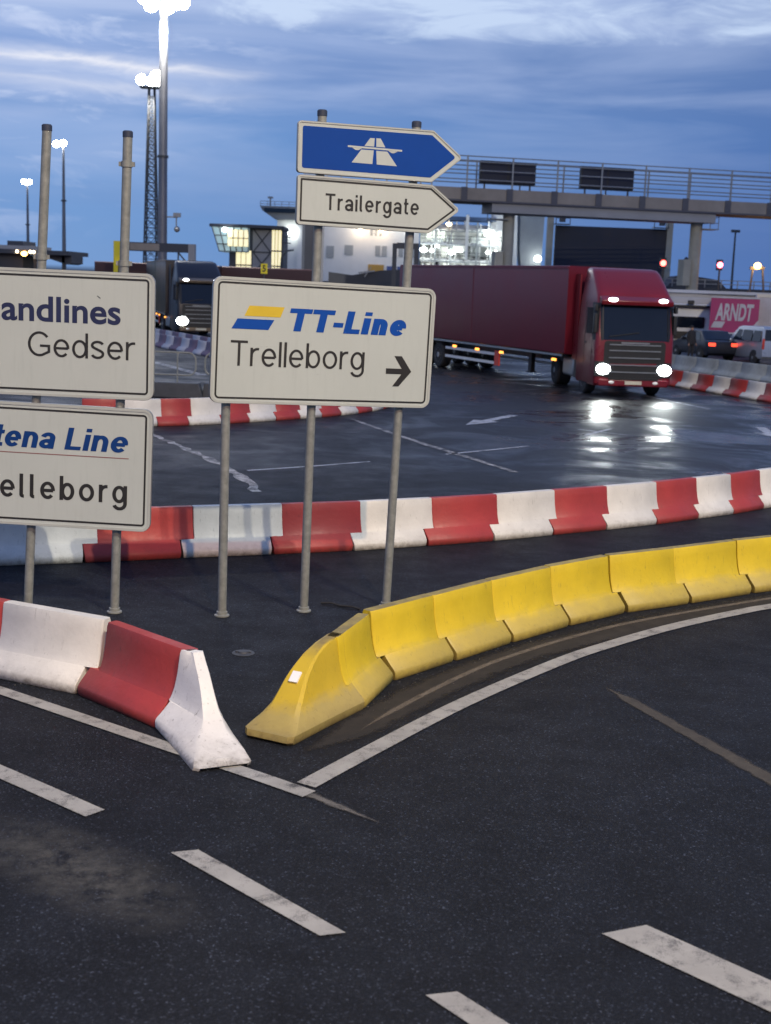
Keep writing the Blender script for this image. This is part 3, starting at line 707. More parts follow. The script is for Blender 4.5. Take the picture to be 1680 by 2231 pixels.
for q in ([(1.277, 4.501), (1.373, 4.501), (1.377, 4.577), (1.332, 4.577)], [(1.395, 4.501), (1.486, 4.501), (1.436, 4.579), (1.393, 4.579)],
          [(1.111, 4.480), (1.657, 4.474), (1.657, 4.490), (1.111, 4.496)], [(1.19, 4.458), (1.215, 4.458), (1.255, 4.477), (1.155, 4.478)], [(1.55, 4.454), (1.575, 4.454), (1.615, 4.473), (1.515, 4.474)],
          [(1.154, 4.343), (1.361, 4.341), (1.370, 4.466), (1.247, 4.466)], [(1.405, 4.340), (1.610, 4.337), (1.508, 4.464), (1.396, 4.465)]):
    mb.face([(x-cx, z-cz) for x, z in q], YF-.0035)
mb.build('motorway_symbol', M['sign'], pn, recalc=False)
tr = [(.632, 3.752), (1.966, 3.732), (2.285, 3.966), (1.985, 4.185), (.634, 4.200)]
cx, cz, pl = about(tr)
pn = panel(t, pl, .03, cx, cz, 0, M['sign'], M['sblack'], .028, .017, .016)
letters(pn, 'lettering', M['sblack'], [('Trailergate', .909, 1.851, 3.897, 4.047, dict(w=.145, gap=.17, tail=True))], -cx, -cz)
# left: two boards on posts
t = thing('ferry_direction_sign', 'two large stacked ferry boards on posts, cut off by the left picture edge', 'road sign', (-3.43, 12.08, 0), 0, 'direction signs behind the barriers')
post(t, 0, 4.54, .225, (3.36,)); post(t, .84, 4.51, .12, (4.22, 3.33)); post(t, -.82, 4.54, .22)
w, h = 2.2, 1.165
pn = panel(t, rect(-w/2, w/2, -h/2, h/2), .085, .125, 2.668, R(.45), M['sign'], M['sblack'], .05, .018)
ox, oz = -w/2, -h/2
letters(pn, 'lettering', M['snavy'], [('andlines', .785, 1.888, .688, .920, dict(bold=.021)), ('Sc', .47, .765, .688, .895, dict(bold=.021))], ox, oz).__setitem__('label', 'bold navy lettering')
MB().face([(.598, .338), (.603, .344), (.570, .366), (.566, .360)], YF-.0022).build('scratch', M['dsteel'], pn, recalc=False)
letters(pn, 'lettering', M['sblack'], [('Gedser', 1.03, 2.026, .366, .597, dict(w=.108, gap=.12))], ox, oz).__setitem__('label', 'plain black lettering')
pn = panel(t, rect(-w/2, w/2, -h/2, h/2), .085, .105, 1.430, R(1.2), M['sign'], M['sblack'], .05, .018)
letters(pn, 'lettering', M['stblue'], [('Line', 1.37, 1.99, .745, .955, dict(w=.25, gap=.07, shear=.2, con=.66)), ('tena', .70, 1.30, .745, .955, dict(w=.25, gap=.055, shear=.2, con=.66)), ('S', .45, .685, .745, .955, dict(w=.25, shear=.2, con=.66))], ox, oz).__setitem__('label', 'bold blue slanted lettering')
MB().face([(.45+ox, .688+oz), (1.985+ox, .688+oz), (1.985+ox, .696+oz), (.45+ox, .696+oz)], YF-.002).build('rule_line', M['sred'], pn, recalc=False)
letters(pn, 'lettering', M['sblack'], [('elleborg', .775, 1.975, .262, .492, dict(w=.152, gap=.21, tail=True)), ('Tr', .42, .735, .262, .492, dict(w=.152, gap=.2))], ox, oz).__setitem__('label', 'plain black lettering')
# ground bits
def scrap(name, pts, r, m, label, cat):
    o = MB().tube(pts, r, 6).build(name, m); return tag(o, label, cat)
scrap('rubber_strip', [(-.62, 12.72, .012), (-.52, 12.7, .02), (-.42, 12.62, .014), (-.30, 12.58, .02), (-.22, 12.52, .012)], .012, M['black'], 'black rubber scrap lying behind the middle sign post', 'debris')
for (x, y), lb in (((-1.2, 10.87), 'rusty bolt plate in the asphalt before the sign'),):
    mb = MB(); mb.lathe([(.10, 0), (.10, .004), (.05, .008), (.045, .02), (.03, .022)], (x, y, .002), n=14); mb.cyl((x-.06, y, .004), (x-.06, y, .02), .012, n=8); mb.cyl((x+.06, y, .004), (x+.06, y, .02), .012, n=8)
    tag(mb.build('bolt_plate', M['dsteel']), lb, 'plate')

gr_ = random.Random(11); mb = MB()
def pebble(x, y, r):
    c = [(gr_.uniform(.6, 1)*r) for _ in range(6)]
    mb._q([(x+c[0], y, .004), (x, y+c[1], .004), (x-c[2], y, .004), (x, y-c[3], .004), (x+gr_.uniform(-.3, .3)*r, y+gr_.uniform(-.3, .3)*r, .004+c[4]*.8)], [(0, 1, 4), (1, 2, 4), (2, 3, 4), (3, 0, 4)])
for path, lo, hi, num in ((yel, -.16, .10, 230), (far, -.14, .02, 170), (near, -.10, .02, 60)):
    P = smooth_path(path, 4)
    for _ in range(num):
        i = gr_.randrange(len(P)-1); f = gr_.random(); d = P[i+1]-P[i]; n = Vector((d.y, -d.x)).normalized(); p = P[i]+d*f+n*-gr_.uniform(lo, hi)
        pebble(p.x, p.y, gr_.choice((.004, .005, .006, .009)))
for _ in range(90): pebble(gr_.uniform(-2.6, 1.5), gr_.uniform(9.5, 13.5), gr_.choice((.004, .006, .009)))
struct('loose_gravel', mb, mat('gravel_bits', (.085, .08, .072), .9, 0, .5, 60), kind='stuff')
# ------------------------------------------------------------------ guard rails on dark blocks
def guard_rail(x0, x1, y, label):
    t = thing('guard_rail', label, 'railing', ((x0+x1)/2, y, 0), 0, 'tubular rails between the signs')
    a = (x1-x0)/2; pts = rnd(rect(-a, a, .60, 1.20), .2, 6); pts = [(x, 0, z) for x, z in pts]; pts.append(pts[0])
    MB().tube(pts, .024, 8).build('hoop', M['galv'], t)
    for s in (-.55, .55): MB().cyl((a*s, 0, .3), (a*s, 0, 1.2), .02, n=8).build('leg', M['galv'], t)
    b = MB(); b.prism([(-a-.05, .0), (a+.22, .0), (a+.1, .40), (-a, .40)], -.2, .2); b.build('foot_block', M['dsteel'], t, bevel=.02)
guard_rail(-7.4, -5.22, 34.5, 'tubular hoop rail on a dark block right of the left boards'); guard_rail(-5.0, -2.9, 34.7, 'tubular hoop rail partly behind the ferry line board')

# ------------------------------------------------------------------ trucks
def wheel(t, x, y, r, w, rimm, name='wheel'):
    tyre = MB().lathe([(r*.55, -w/2), (r*.9, -w/2), (r, -w/2+.05), (r, w/2-.05), (r*.9, w/2), (r*.55, w/2)], (x, y, r), 'x', 22).build(name, M['black'], t)
    MB().lathe([(.08, -w/2-.02), (r*.2, -w/2-.015), (r*.25, -w/2+.05), (r*.5, -w/2+.03), (r*.56, -w/2-.004), (r*.56, w/2+.004), (r*.5, w/2-.03), (r*.25, w/2-.05), (r*.2, w/2+.015), (.08, w/2+.02)], (x, y, r), 'x', 18).build('rim', rimm, tyre)
def ring_plan(z, yf, yb, hwid, r):
    return [(x, y, z) for x, y in rnd(rect(-hwid, hwid, yf, yb), r, 4)]
def make_truck(name, label, loc, phi, cabm, trailm, visor, phi_t, hitch, lights=True, tl=13.6, trim=None, trailer=True, hs=1.):
    t = thing(name, label, 'truck', loc, phi)
    F = [(.34, .10, 1.20), (.42, .02, 1.24), (1.0, .0, 1.25), (1.75, .02, 1.25), (2.0, .06, 1.245), (2.9, .26, 1.20), (3.05, .30, 1.19)]
    cab = MB(); cab.loft([ring_plan(z, y, 2.25, w, .14) for z, y, w in F]+[ring_plan(3.2, .42, 2.25, 1.17, .2), ring_plan(3.5, .80, 2.25, 1.14, .22), ring_plan(3.82, 1.22, 2.25, 1.10, .25), ring_plan(3.92, 1.42, 2.25, 1.06, .25), ring_plan(3.96, 1.75, 2.2, 1.0, .25)])
    cb = cab.build('cab', cabm, t)
    def fy(z):
        for (a, p, _), (b, q, _) in zip(F, F[1:]):
            if a <= z <= b: return p+(q-p)*(z-a)/(b-a)
        return F[-1][1]
    def frontpanel(nm, x, zs, off, m, par):
        mb = MB(); q = rnd(rect(-x, x, zs[0], zs[1]), .10, 4)
        mb.loft([[(px, fy(pz)-off, pz) for px, pz in q], [(px, fy(pz)+.05, pz) for px, pz in q]]); return mb.build(nm, m, par)
    frontpanel('windscreen', 1.10, (1.76, 2.86), .012, M['glass'], cb)
    gr = frontpanel('grille', .98, (.60, 1.73), .014, M['plastic'], cb)
    for z in (.78, 1.0, 1.22, 1.44, 1.62): MB().box(-.82, .82, fy(z)-.045, fy(z)-.012, z-.016, z+.016).build('grille_bar', M['chrome'], gr)
    MB().box(-.80, .80, -.045, .1, .54, .60).build('bumper_intake', M['plastic'], cb)
    for s in (-1, 1):
        wr = MB(); wr.loft([[(s*x_, y_, z_) for x_, y_ in ((1.02, -.035+fz), (1.19, .02+fz), (1.262, .12+fz), (1.262, .34+fz), (1.2, .34+fz), (1.0, .1+fz))] for z_, fz in ((1.74, .03), (2.0, .065), (2.88, .27))]); wr.build('pillar_trim', M['plastic'], cb)
        dl = MB(); dl.box(s*1.251-.004, s*1.251+.004, .45, .47, .9, 2.9); dl.box(s*1.251-.004, s*1.251+.004, 1.28, 1.30, .9, 2.9); dl.box(s*1.251-.012, s*1.251+.012, 1.08, 1.24, 1.6, 1.66); dl.build('door_gap', M['plastic'], cb)
    MB().box(-1.12, 1.12, -.03, .2, .34, .56).build('bumper', trim or cabm, cb, bevel=.04)
    MB().box(-.27, .27, -.05, -.03, .40, .51).build('number_plate', M['plate'], cb)
    sv = MB(); sv.xprism([(.28, 2.84), (.02, 2.82), (-.03, 2.96), (.30, 3.10)], -1.14, 1.14); sv.build('sun_visor', visor, cb, bevel=.03)
    for s in (-1, 1):
        hl = MB(); hl.loft([[(s*.98+a*.23*hs, -.028 if k else .06, .86+b*.17*hs) for a, b in [(math.cos(q*math.pi/6), math.sin(q*math.pi/6)) for q in range(12)]] for k in (0, 1)])
        ho = hl.build('headlight', M['head'] if lights else M['glass'], cb)
        if lights == True: lamp_light('headlight_beam', ho, (s*.98, -.12, .86), 160, (.93, 1, .96), .1, 75, (.03*s, -1, -.10))
        rl = MB(); rl.ball((s*.80, -.02, 2.985), .15, .05, .062); rl.build('roof_light', M['roofl'], cb)
        mr = MB(); mr.box(s*1.27-.06, s*1.27+.06, .08, .26, 1.95, 2.55); mr.box(s*1.27-.05, s*1.27+.05, .08, .25, 2.62, 2.84); mr.bar((s*1.16, .2, 2.75), (s*1.27, .16, 2.75), .05); mr.bar((s*1.16, .2, 2.05), (s*1.27, .16, 2.05), .05)
        mr.build('mirror', M['plastic'], cb, bevel=.03)
        sw = MB(); sw.xprism([(.30, 1.92), (1.15, 1.92), (1.15, 2.72), (.46, 2.72)], s*1.222, s*1.262); sw.build('side_window', M['glass'], cb)
        st = MB(); st.box(s*1.0-.2, s*1.0+.24*1, .3, 1.0, .35, .5); st.build('step', M['plastic'], cb)
        for yy, rr in ((1.35, .50),): wheel(t, s*1.06, yy, rr, .32, M['steel'])
        wheel(t, s*1.02, 4.75, .50, .5, M['steel'])
        tk = MB(); tk.box(s*.95-.3, s*.95+.28, 2.5, 3.8, .42, 1.02); tk.build('fuel_tank', M['chrome'], t, bevel=.08)
    ch = MB(); ch.box(-.4, .4, 1.2, 6.0, .6, .95); ch.build('chassis', M['plastic'], t)
    for s in (-1, 1):
        fr = MB(); fr.loft([[(s*x_, y_, z_) for x_, y_ in ((1.20, 2.2), (1.245, 2.2), (1.23, 2.78), (1.19, 2.78))] for z_ in (1.0, 2.9, 3.75)]); fr.build('side_fairing', cabm, t)
        sk_ = MB(); sk_.box(s*1.2-.03, s*1.2+.03, 2.0, 2.45, .42, .98); sk_.build('side_skirt', M['plastic'], t)
        fo = MB().ball((s*.70, -.05, .46), .09, .03, .05); fo.build('fog_lamp', M['refl'], cb)
        ma = MB(); ma.box(s*.985-.27, s*.985+.2, -.012, .04, .64, 1.10); ma.build('headlight_bezel', M['plastic'], cb)
    MB().box(-.45, .45, -.035, .02, 1.655, 1.70).build('badge_bar', M['chrome'], gr)
    MB().box(-1.0, 1.0, .10, .16, 1.74, 1.80).build('wiper_cowl', M['plastic'], cb)
    # roof lamp bar line and wiper
    MB().bar((-.85, fy(1.86)-.03, 1.86), (.1, fy(2.0)-.03, 2.0), .03).build('wiper', M['plastic'], cb)
    # trailer, hinged behind the cab
    tp = bpy.data.objects.new('trailer', None)
    mb = MB(); mb.loft([[(x, 0, z) for x, z in rnd(rect(-1.275, 1.275, 1.14, 4.0), .05, 3)], [(x, tl, z) for x, z in rnd(rect(-1.275, 1.275, 1.14, 4.0), .05, 3)]])
    tb = mb.build('trailer', trailm, t, loc=hitch); tb.rotation_euler = (0, 0, phi_t-phi)
    if trailer:
        for s in (-1, 1):
            MB().box(s*1.29-.012, s*1.29+.012, .1, tl-.1, 1.06, 1.13).build('side_rail', M['chrome'], tb)
            for yy in (.7, 4.4, 6.3, 8.2, 11.5): MB().box(s*1.24-.02, s*1.24+.04, yy-.11, yy+.11, .88, .96).build('marker_light', M['amber'], tb)
            ug = MB(); ug.box(s*1.21-.02, s*1.21+.02, 4.9, 9.0, .78, .88); ug.box(s*1.21-.02, s*1.21+.02, 4.9, 9.0, .46, .56)
            ug.build('side_guard', M['whitep'], tb)
            MB().box(s*1.21-.026, s*1.21+.026, 4.55, 4.9, .42, .95).build('side_reflector', M['redrefl'], tb)
            for yy in (9.7, 11.0, 12.3): wheel(tb, s*1.0, yy, .5, .4, M['steel'])
            lg = MB(); lg.box(s*.75-.08, s*.75+.08, 2.9, 3.1, .35, 1.14); lg.box(s*.75-.14, s*.75+.14, 2.85, 3.15, .32, .36); lg.build('landing_leg', M['plastic'], tb)
        MB().box(-.5, .5, 1.0, tl-.2, .82, 1.06).build('underframe', M['plastic'], tb)
        for s in (-1, 1): MB().box(s*1.28-.01, s*1.28+.01, .05, tl-.05, 3.90, 3.985).build('top_rail', trailm, tb)
        for yy in (6.8,):
            for s in (-1, 1): MB().box(s*1.279-.006, s*1.279+.006, yy-.025, yy+.025, 1.2, 3.95).build('side_seam', trailm, tb)
    return t
make_truck('articulated_truck', 'red articulated truck with lit headlights crossing the wet yard', (7.52, 40.05, 0), R(7.5), M['truckred'], M['trailred'], M['truckred'], R(23.6), (-.28, 3.1, 0))
make_truck('articulated_truck', 'dark truck with one bright headlight seen between the two big signs', (-10.05, 68.0, 0), R(19), M['navy'], M['navy'], M['bronze'], R(15), (-.1, 3.0, 0), trim=M['bronze'], lights='glow', hs=1.35)
for (x, y, ln, rz, lb) in ((-16.2, 90, 8.4, R(-88), 'dark red trailer roof showing above the left ferry board'), (-9.0, 92, 6.8, R(-91.5), 'dark red trailer behind the ferry line board, below the control tower')):
    t = thing('semi_trailer', lb, 'trailer', (x, y, 0), rz, 'dark red trailers in the far yard')
    mb = MB(); top = rnd(rect(-1.27, 1.27, 1.1, 3.92), .12, 4); mb.loft([[(p, -ln/2, q) for p, q in top], [(p, ln/2, q) for p, q in top]]); b = mb.build('body', M['darkred'], t)
    for s in (-1, 1):
        for yy in (-ln/2+1.6, -ln/2+2.9, -ln/2+4.2): wheel(t, s*1.0, yy, .5, .4, M['steel'])

# white truck front behind the parked cars
t = thing('white_truck', 'white truck with dark windscreen and black visor behind the parked cars', 'truck', (18.3, 80, 0), R(-12))
cab = MB(); cab.loft([ring_plan(z, y, 2.2, w, .14) for z, y, w in [(.4, .05, 1.2), (1.0, 0, 1.24), (1.3, .03, 1.24), (2.3, .25, 1.18), (2.62, .34, 1.1)]]); cb = cab.build('cab', M['whitep'], t)
MB().prism(rnd(rect(-.85, .85, 1.18, 1.86), .08), -.0, .3).build('windscreen', M['glass'], cb)
MB().box(-1.2, 1.1, -.06, .3, 2.42, 2.56).build('sun_visor', M['plastic'], cb, bevel=.03)
MB().box(-.25, .15, -.02, .3, 2.62, 2.85).build('roof_beacon', M['plastic'], cb, bevel=.03)
MB().box(-1.0, 1.0, -.06, .1, .5, .95).build('grille', M['plastic'], cb)
MB().box(-1.25, 1.25, 2.4, 9, .9, 3.0).build('load_body', M['bldwhite'], t)
for s in (-1, 1):
    wheel(t, s*1.0, 1.2, .48, .3, M['steel']); wheel(t, s*1.0, 7.2, .48, .4, M['steel'])
    MB().box(s*1.36-.1, s*1.36+.1, .1, .3, 1.2, 1.9).build('mirror', M['plastic'], cb)
t = thing('blue_truck', 'blue and white box truck between the red truck and the white truck', 'truck', (16.05, 79, 0), R(-11))
MB().box(-.65, .65, 0, 5, .7, 2.3).build('load_body', M['bluep'], t, bevel=.04); MB().box(-.62, .62, -.02, 0, 1.55, 2.25).build('rear_panel', M['palep'], t)
for s in (-1, 1): wheel(t, s*.5, 3.9, .42, .25, M['steel']); wheel(t, s*.5, 1.0, .42, .25, M['steel'])

# magenta trailer with its name
t = thing('magenta_trailer', 'magenta tarpaulin trailer with white lettering behind the silver van', 'trailer', (18.86, 72, 0), R(-14.5))
MB().box(-1.30, 1.30, 0, 12, 1.2, 3.14).build('body', M['magenta'], t)
mb = MB(); text_fit(mb, 'ARNDT', -1.02, 1.02, 1.86, 2.80, -.012, bold=.035, shear=.15); mb.build('lettering', M['palep'], t, recalc=False)
mb = MB()
mb.face([(-1.22, 1.46), (-.62, 1.46), (-.45, 1.80), (-1.05, 1.80)], -.010); mb.build('paint_stripe', M['palep'], t, recalc=False)
MB().face([(.78, 1.25), (1.30, 1.25), (1.30, 1.95)], -.010).build('paint_corner', M['palep'], t, recalc=False)
MB().box(-1.30, 1.30, -.03, 0, 3.08, 3.17).build('top_rail', M['palep'], t); MB().box(-1.30, 1.30, -.03, 0, 1.14, 1.22).build('bottom_rail', M['palep'], t)
for s in (-1, 1):
    for yy in (8.2, 9.5, 10.8): wheel(t, s*1.0, yy, .5, .4, M['steel'])
t = thing('white_trailer', 'pale trailer with cream edge trim, cut off by the right picture edge', 'trailer', (21.75, 73.4, 0), R(-15))
MB().box(-1.27, 1.27, 0, 12, 1.1, 3.35).build('body', M['palep'], t); MB().box(-1.30, 1.30, -.04, 0, 3.2, 3.38).build('top_rail', M['creamp'], t); MB().box(-1.30, -1.16, -.04, 0, 1.1, 3.2).build('corner_post', M['creamp'], t)
for s in (-1, 1):
    for yy in (8.2, 9.5): wheel(t, s*1.0, yy, .5, .4, M['steel'])

# ------------------------------------------------------------------ cars
def make_car(name, label, loc, rz, body_m, side, ws, glass, wheels, width, group, lights, belt=1.0, rear_glass=None):
    """side outline in (y,z): front at -y"""
    t = thing(name, label, 'car' if 'car' in name else 'van', loc, rz, group)
    top = max(p[1] for p in side)
    hwid = lambda z: width/2-(.0 if z < belt else .16*(z-belt)/(top-belt)) - (.05 if z < .4 else 0)
    rings = []
    for s in (-1, -.97, .97, 1):
        k = 1 if abs(s) < 1 else .965
        cy = sum(p[0] for p in side)/len(side); cz = top*.5
        rings.append([(s*hwid(z), cy+(y-cy)*k, cz+(z-cz)*k) for y, z in side])
    b = MB().loft(rings).build('body', body_m, t)
    for s in (-1, 1):
        for g in glass:
            mb = MB(); o = [(s*(hwid(z)+.006), y, z) for y, z in g]; i = [(s*(hwid(z)-.05), y, z) for y, z in g]; mb.loft([o, i]); mb.build('side_window', M['glass'], b)
        for y in wheels:
            ar = MB().lathe([(.37, -.02), (.37, .02)], (s*(width/2-.035), y, .33), 'x', 18); ar.build('wheel_arch', M['black'], b)
            wheel(t, s*(width/2-.10), y, .32, .2, M['chrome'])
        mb = MB(); mb.box(s*(width/2+.06)-.06, s*(width/2+.06)+.06, ws[0][0]+.25, ws[0][0]+.38, belt-.02, belt+.14); mb.build('door_mirror', body_m, b, bevel=.03)
    for (y0, z0), (y1, z1), nm in ((ws[0], ws[1], 'windscreen'),)+(((rear_glass[0], rear_glass[1], 'rear_window'),) if rear_glass else ()):
        w0, w1 = hwid(z0)-.08, hwid(z1)-.1; nrm = Vector((0, z1-z0, -(y1-y0))).normalized(); nrm = -nrm if nm == 'windscreen' else nrm
        if nm == 'windscreen' and nrm.y > 0: nrm = -nrm
        if nm == 'rear_window' and nrm.y < 0: nrm = -nrm
        q = [Vector((-w0, y0, z0)), Vector((w0, y0, z0)), Vector((w1, y1, z1)), Vector((-w1, y1, z1))]
        MB().loft([[p+nrm*.012 for p in q], [p-nrm*.06 for p in q]]).build(nm, M['glass'], b)
    for nm, m_, x, y, z, sx, sz in lights:
        for s in (-1, 1): MB().box(s*x-sx, s*x+sx, y-.03, y+.03, z-sz, z+sz).build(nm, m_, b, bevel=.02)
    return t
gc = 'vehicles parked behind the concrete barriers'
van = [(-2.1, .35), (-2.2, .55), (-2.15, .85), (-1.75, 1.02), (-1.25, 1.12), (-.55, 1.72), (-.2, 1.80), (1.8, 1.80), (2.0, 1.72), (2.15, 1.1), (2.17, .4), (2.05, .28), (-1.9, .28)]
car = [(-2.1, .35), (-2.2, .5), (-2.15, .72), (-1.2, .92), (-.9, .96), (-.2, 1.40), (.1, 1.46), (1.1, 1.44), (1.75, 1.02), (2.1, .95), (2.2, .7), (2.15, .38), (2.0, .26), (-1.95, .26)]
WG = [(-.85, 1.1), (-.05, 1.1), (-.05, 1.62), (-.42, 1.62)]
make_car('silver_van', 'silver passenger van parked in front of the magenta trailer, rear window to the right', (18.1, 64.4, 0), R(193), M['silver'], van, ((-1.2, 1.15), (-.55, 1.70)), [WG, [(.05, 1.1), (1.0, 1.1), (1.0, 1.62), (.05, 1.62)], [(1.1, 1.1), (1.9, 1.1), (1.85, 1.62), (1.1, 1.62)]], (-1.4, 1.35), 1.8, gc, [('headlight', M['refl'], .68, -2.06, .82, .14, .09), ('tail_light', M['redrefl'], .82, 2.14, 1.0, .06, .25)], 1.0, ((2.025, 1.68), (2.13, 1.16)))
make_car('dark_car', 'dark car with glowing red tail light left of the silver van', (16.0, 66.6, 0), R(193), M['navy'], car, ((-.85, 1.0), (-.22, 1.38)), [[(-.62, .98), (.25, .98), (.25, 1.36), (-.12, 1.36)], [(.33, .98), (1.3, .98), (1.05, 1.34), (.33, 1.36)]], (-1.35, 1.35), 1.75, gc, [('tail_light', M['tail'], .62, 2.16, .80, .19, .09), ('headlight', M['refl'], .6, -2.15, .65, .14, .08)], .95, ((1.12, 1.42), (1.72, 1.04)))

# ------------------------------------------------------------------ standing person
def make_person(loc, rz):
    t = thing('person', 'person in dark clothes standing beside the parked dark car', 'person', loc, rz)
    J = {'pel': (0, 0, .95, .15, .11), 'wst': (0, 0, 1.12, .15, .10), 'chs': (0, 0, 1.32, .18, .12), 'nk': (0, 0, 1.49, .06, .06), 'hd': (0, -.01, 1.60, .085, .095), 'tp': (0, 0, 1.70, .06, .07)}
    for s, a in ((-1, 'l'), (1, 'r')):
        J.update({a+'hip': (s*.09, 0, .90, .10, .10), a+'kn': (s*.11, -.02, .50, .062, .062), a+'an': (s*.12, .02, .09, .045, .045), a+'to': (s*.13, -.16, .04, .04, .035),
                  a+'sh': (s*.19, 0, 1.42, .065, .065), a+'el': (s*.25, .03, 1.13, .048, .048), a+'wr': (s*.24, -.06, .90, .034, .03), a+'pm': (s*.24, -.09, .83, .035, .02),
                  a+'f1': (s*.26, -.11, .75, .010, .010), a+'f2': (s*.245, -.115, .74, .010, .010), a+'f3': (s*.23, -.115, .745, .010, .010), a+'f4': (s*.215, -.11, .76, .009, .009), a+'th': (s*.205, -.13, .81, .011, .011)})
    E = [('pel', 'wst'), ('wst', 'chs'), ('chs', 'nk'), ('nk', 'hd'), ('hd', 'tp')]
    for a in 'lr': E += [('pel', a+'hip'), (a+'hip', a+'kn'), (a+'kn', a+'an'), (a+'an', a+'to'), ('chs', a+'sh'), (a+'sh', a+'el'), (a+'el', a+'wr'), (a+'wr', a+'pm')]+[(a+'pm', a+q) for q in ('f1', 'f2', 'f3', 'f4', 'th')]
    ks = list(J); me = bpy.data.meshes.new('body'); me.from_pydata([J[k][:3] for k in ks], [(ks.index(a), ks.index(b)) for a, b in E], [])
    o = bpy.data.objects.new('body', me); C.objects.link(o); o.parent = t
    sk = o.modifiers.new('skin', 'SKIN'); sub = o.modifiers.new('sub', 'SUBSURF'); sub.levels = sub.render_levels = 1
    if not me.skin_vertices: 
        me.attributes  # layer is made by the modifier below if missing
    return t, o, ks, J
def person_mesh():
    t, o, ks, J = make_person((14.62, 63.4, 0), R(30))
    me = o.data
    if not me.skin_vertices:
        bpy.context.view_layer.objects.active = o
        bpy.ops.mesh.customdata_skin_add()
    for k, v in zip(ks, me.skin_vertices[0].data): v.radius = J[k][3:5]; v.use_root = (k == 'pel')
    dg = bpy.context.evaluated_depsgraph_get(); nm = bpy.data.meshes.new_from_object(o.evaluated_get(dg)); o.modifiers.clear(); o.data = nm
    nm.materials.clear(); nm.materials.append(M['person']); nm.materials.append(M['skin'])
    for p in nm.polygons:
        p.use_smooth = True; c = p.center
        if c.z > 1.5 or (c.z < .87 and abs(c.x) > .17 and c.z > .6): p.material_index = 1
    hr = MB().ball((0, .015, 1.665), .10, .108, .075); hr.build('hair', M['hair'], t)
    jk = MB().loft([[(a*math.cos(q), b*math.sin(q), z) for q in [k*math.pi/8 for k in range(16)]] for z, a, b in ((.82, .215, .15), (1.0, .20, .145), (1.2, .20, .14), (1.38, .21, .14), (1.47, .13, .10))]); jk.build('jacket', M['person'], t)
    fc = MB(); fc.ball((0, -.105, 1.60), .016, .03, .022); fc.build('nose', M['skin'], t)
person_mesh()

# ------------------------------------------------------------------ footbridge and its boards
bang = math.atan2(.19, 1)
t = thing('gantry_footbridge', 'long grey footbridge with railings crossing above the yard', 'bridge', (0, 101.6, 0), bang)
x0, x1 = -6.9, 44
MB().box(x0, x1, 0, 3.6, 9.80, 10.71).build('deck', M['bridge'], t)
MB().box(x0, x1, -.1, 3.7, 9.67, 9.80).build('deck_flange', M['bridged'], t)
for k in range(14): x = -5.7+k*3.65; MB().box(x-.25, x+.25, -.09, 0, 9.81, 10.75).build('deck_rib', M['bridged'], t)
for yy in (.1, 3.5):
    rl = MB()
    for z in (11.35, 12.05, 12.7, 13.1): rl.cyl((x0, yy, z), (x1, yy, z), .045, n=6)
    rl.build('railing', M['steel'], t)
    for k in range(14): x = -5.5+k*3.65+(1.6 if yy > 1 else 0); MB().box(x-.055, x+.055, yy-.055, yy+.055, 10.71, 13.15).build('railing_post', M['steel'], t)
MB().box(7.6, 26.3, .2, 3.4, 8.95, 9.66).build('cross_beam', M['bldgrey'], t)
for x in (9.45, 25.4):
    cl = MB().cyl((x, 1.8, 0), (x, 1.8, 8.95), .48, n=20).build('column', M['conc2'], t)
    MB().box(x-1.1, x-.48, 1.2, 2.4, 3.9, 6.0).build('cable_box', M['conc2'], cl)
    pf = MB(); s = -1 if x < 16 else 1
    pf.box(x+s*.9-.7, x+s*.9+.7, 1.0, 2.6, 8.45, 8.53)
    for zz in (9.0, 9.45): pf.bar((x+s*1.55, 1.0, zz), (x+s*1.55, 2.6, zz), .05)
    pf.bar((x+s*1.55, 1.0, 8.5), (x+s*1.55, 1.0, 9.5), .05); pf.bar((x+s*1.55, 2.6, 8.5), (x+s*1.55, 2.6, 9.5), .05); pf.build('service_platform', M['steel'], cl)
MB().box(-7.05, -6.3, .3, 2.0, 0, 9.66).build('shade_toned_column', M['blddark'], t); MB().box(-6.3, -5.55, .4, 2.0, 0, 9.66).build('shade_toned_column', M['bldgrey'], t)  # one column as two blocks; its shaded face put into the darker colour
for xa, xb, lb in ((6.6, 11.1, 'wide dark information board on the footbridge, the left one'), (14.85, 19.25, 'wide dark information board on the footbridge, the right one')):
    b = thing('information_board', lb, 'board', (0, 101.9, 0), bang, 'dark boards on the footbridge')
    MB().box(xa, xb, .4, .95, 11.18, 12.78).build('case', M['board'], b, bevel=.04)
    for f in (.0, .5): MB().box(xa+(xb-xa)*f+.09, xa+(xb-xa)*(f+.5)-.09, .375, .4, 11.3, 12.65).build('back_panel', M['bigboard'], b)
    MB().box(xa-.05, xb+.05, .3, 1.05, 12.78, 12.88).build('rain_hood', M['dsteel'], b)
    for q in (xa+.4, xb-.4): MB().box(q-.06, q+.06, .5, .62, 10.71, 11.18).build('bracket', M['dsteel'], b)
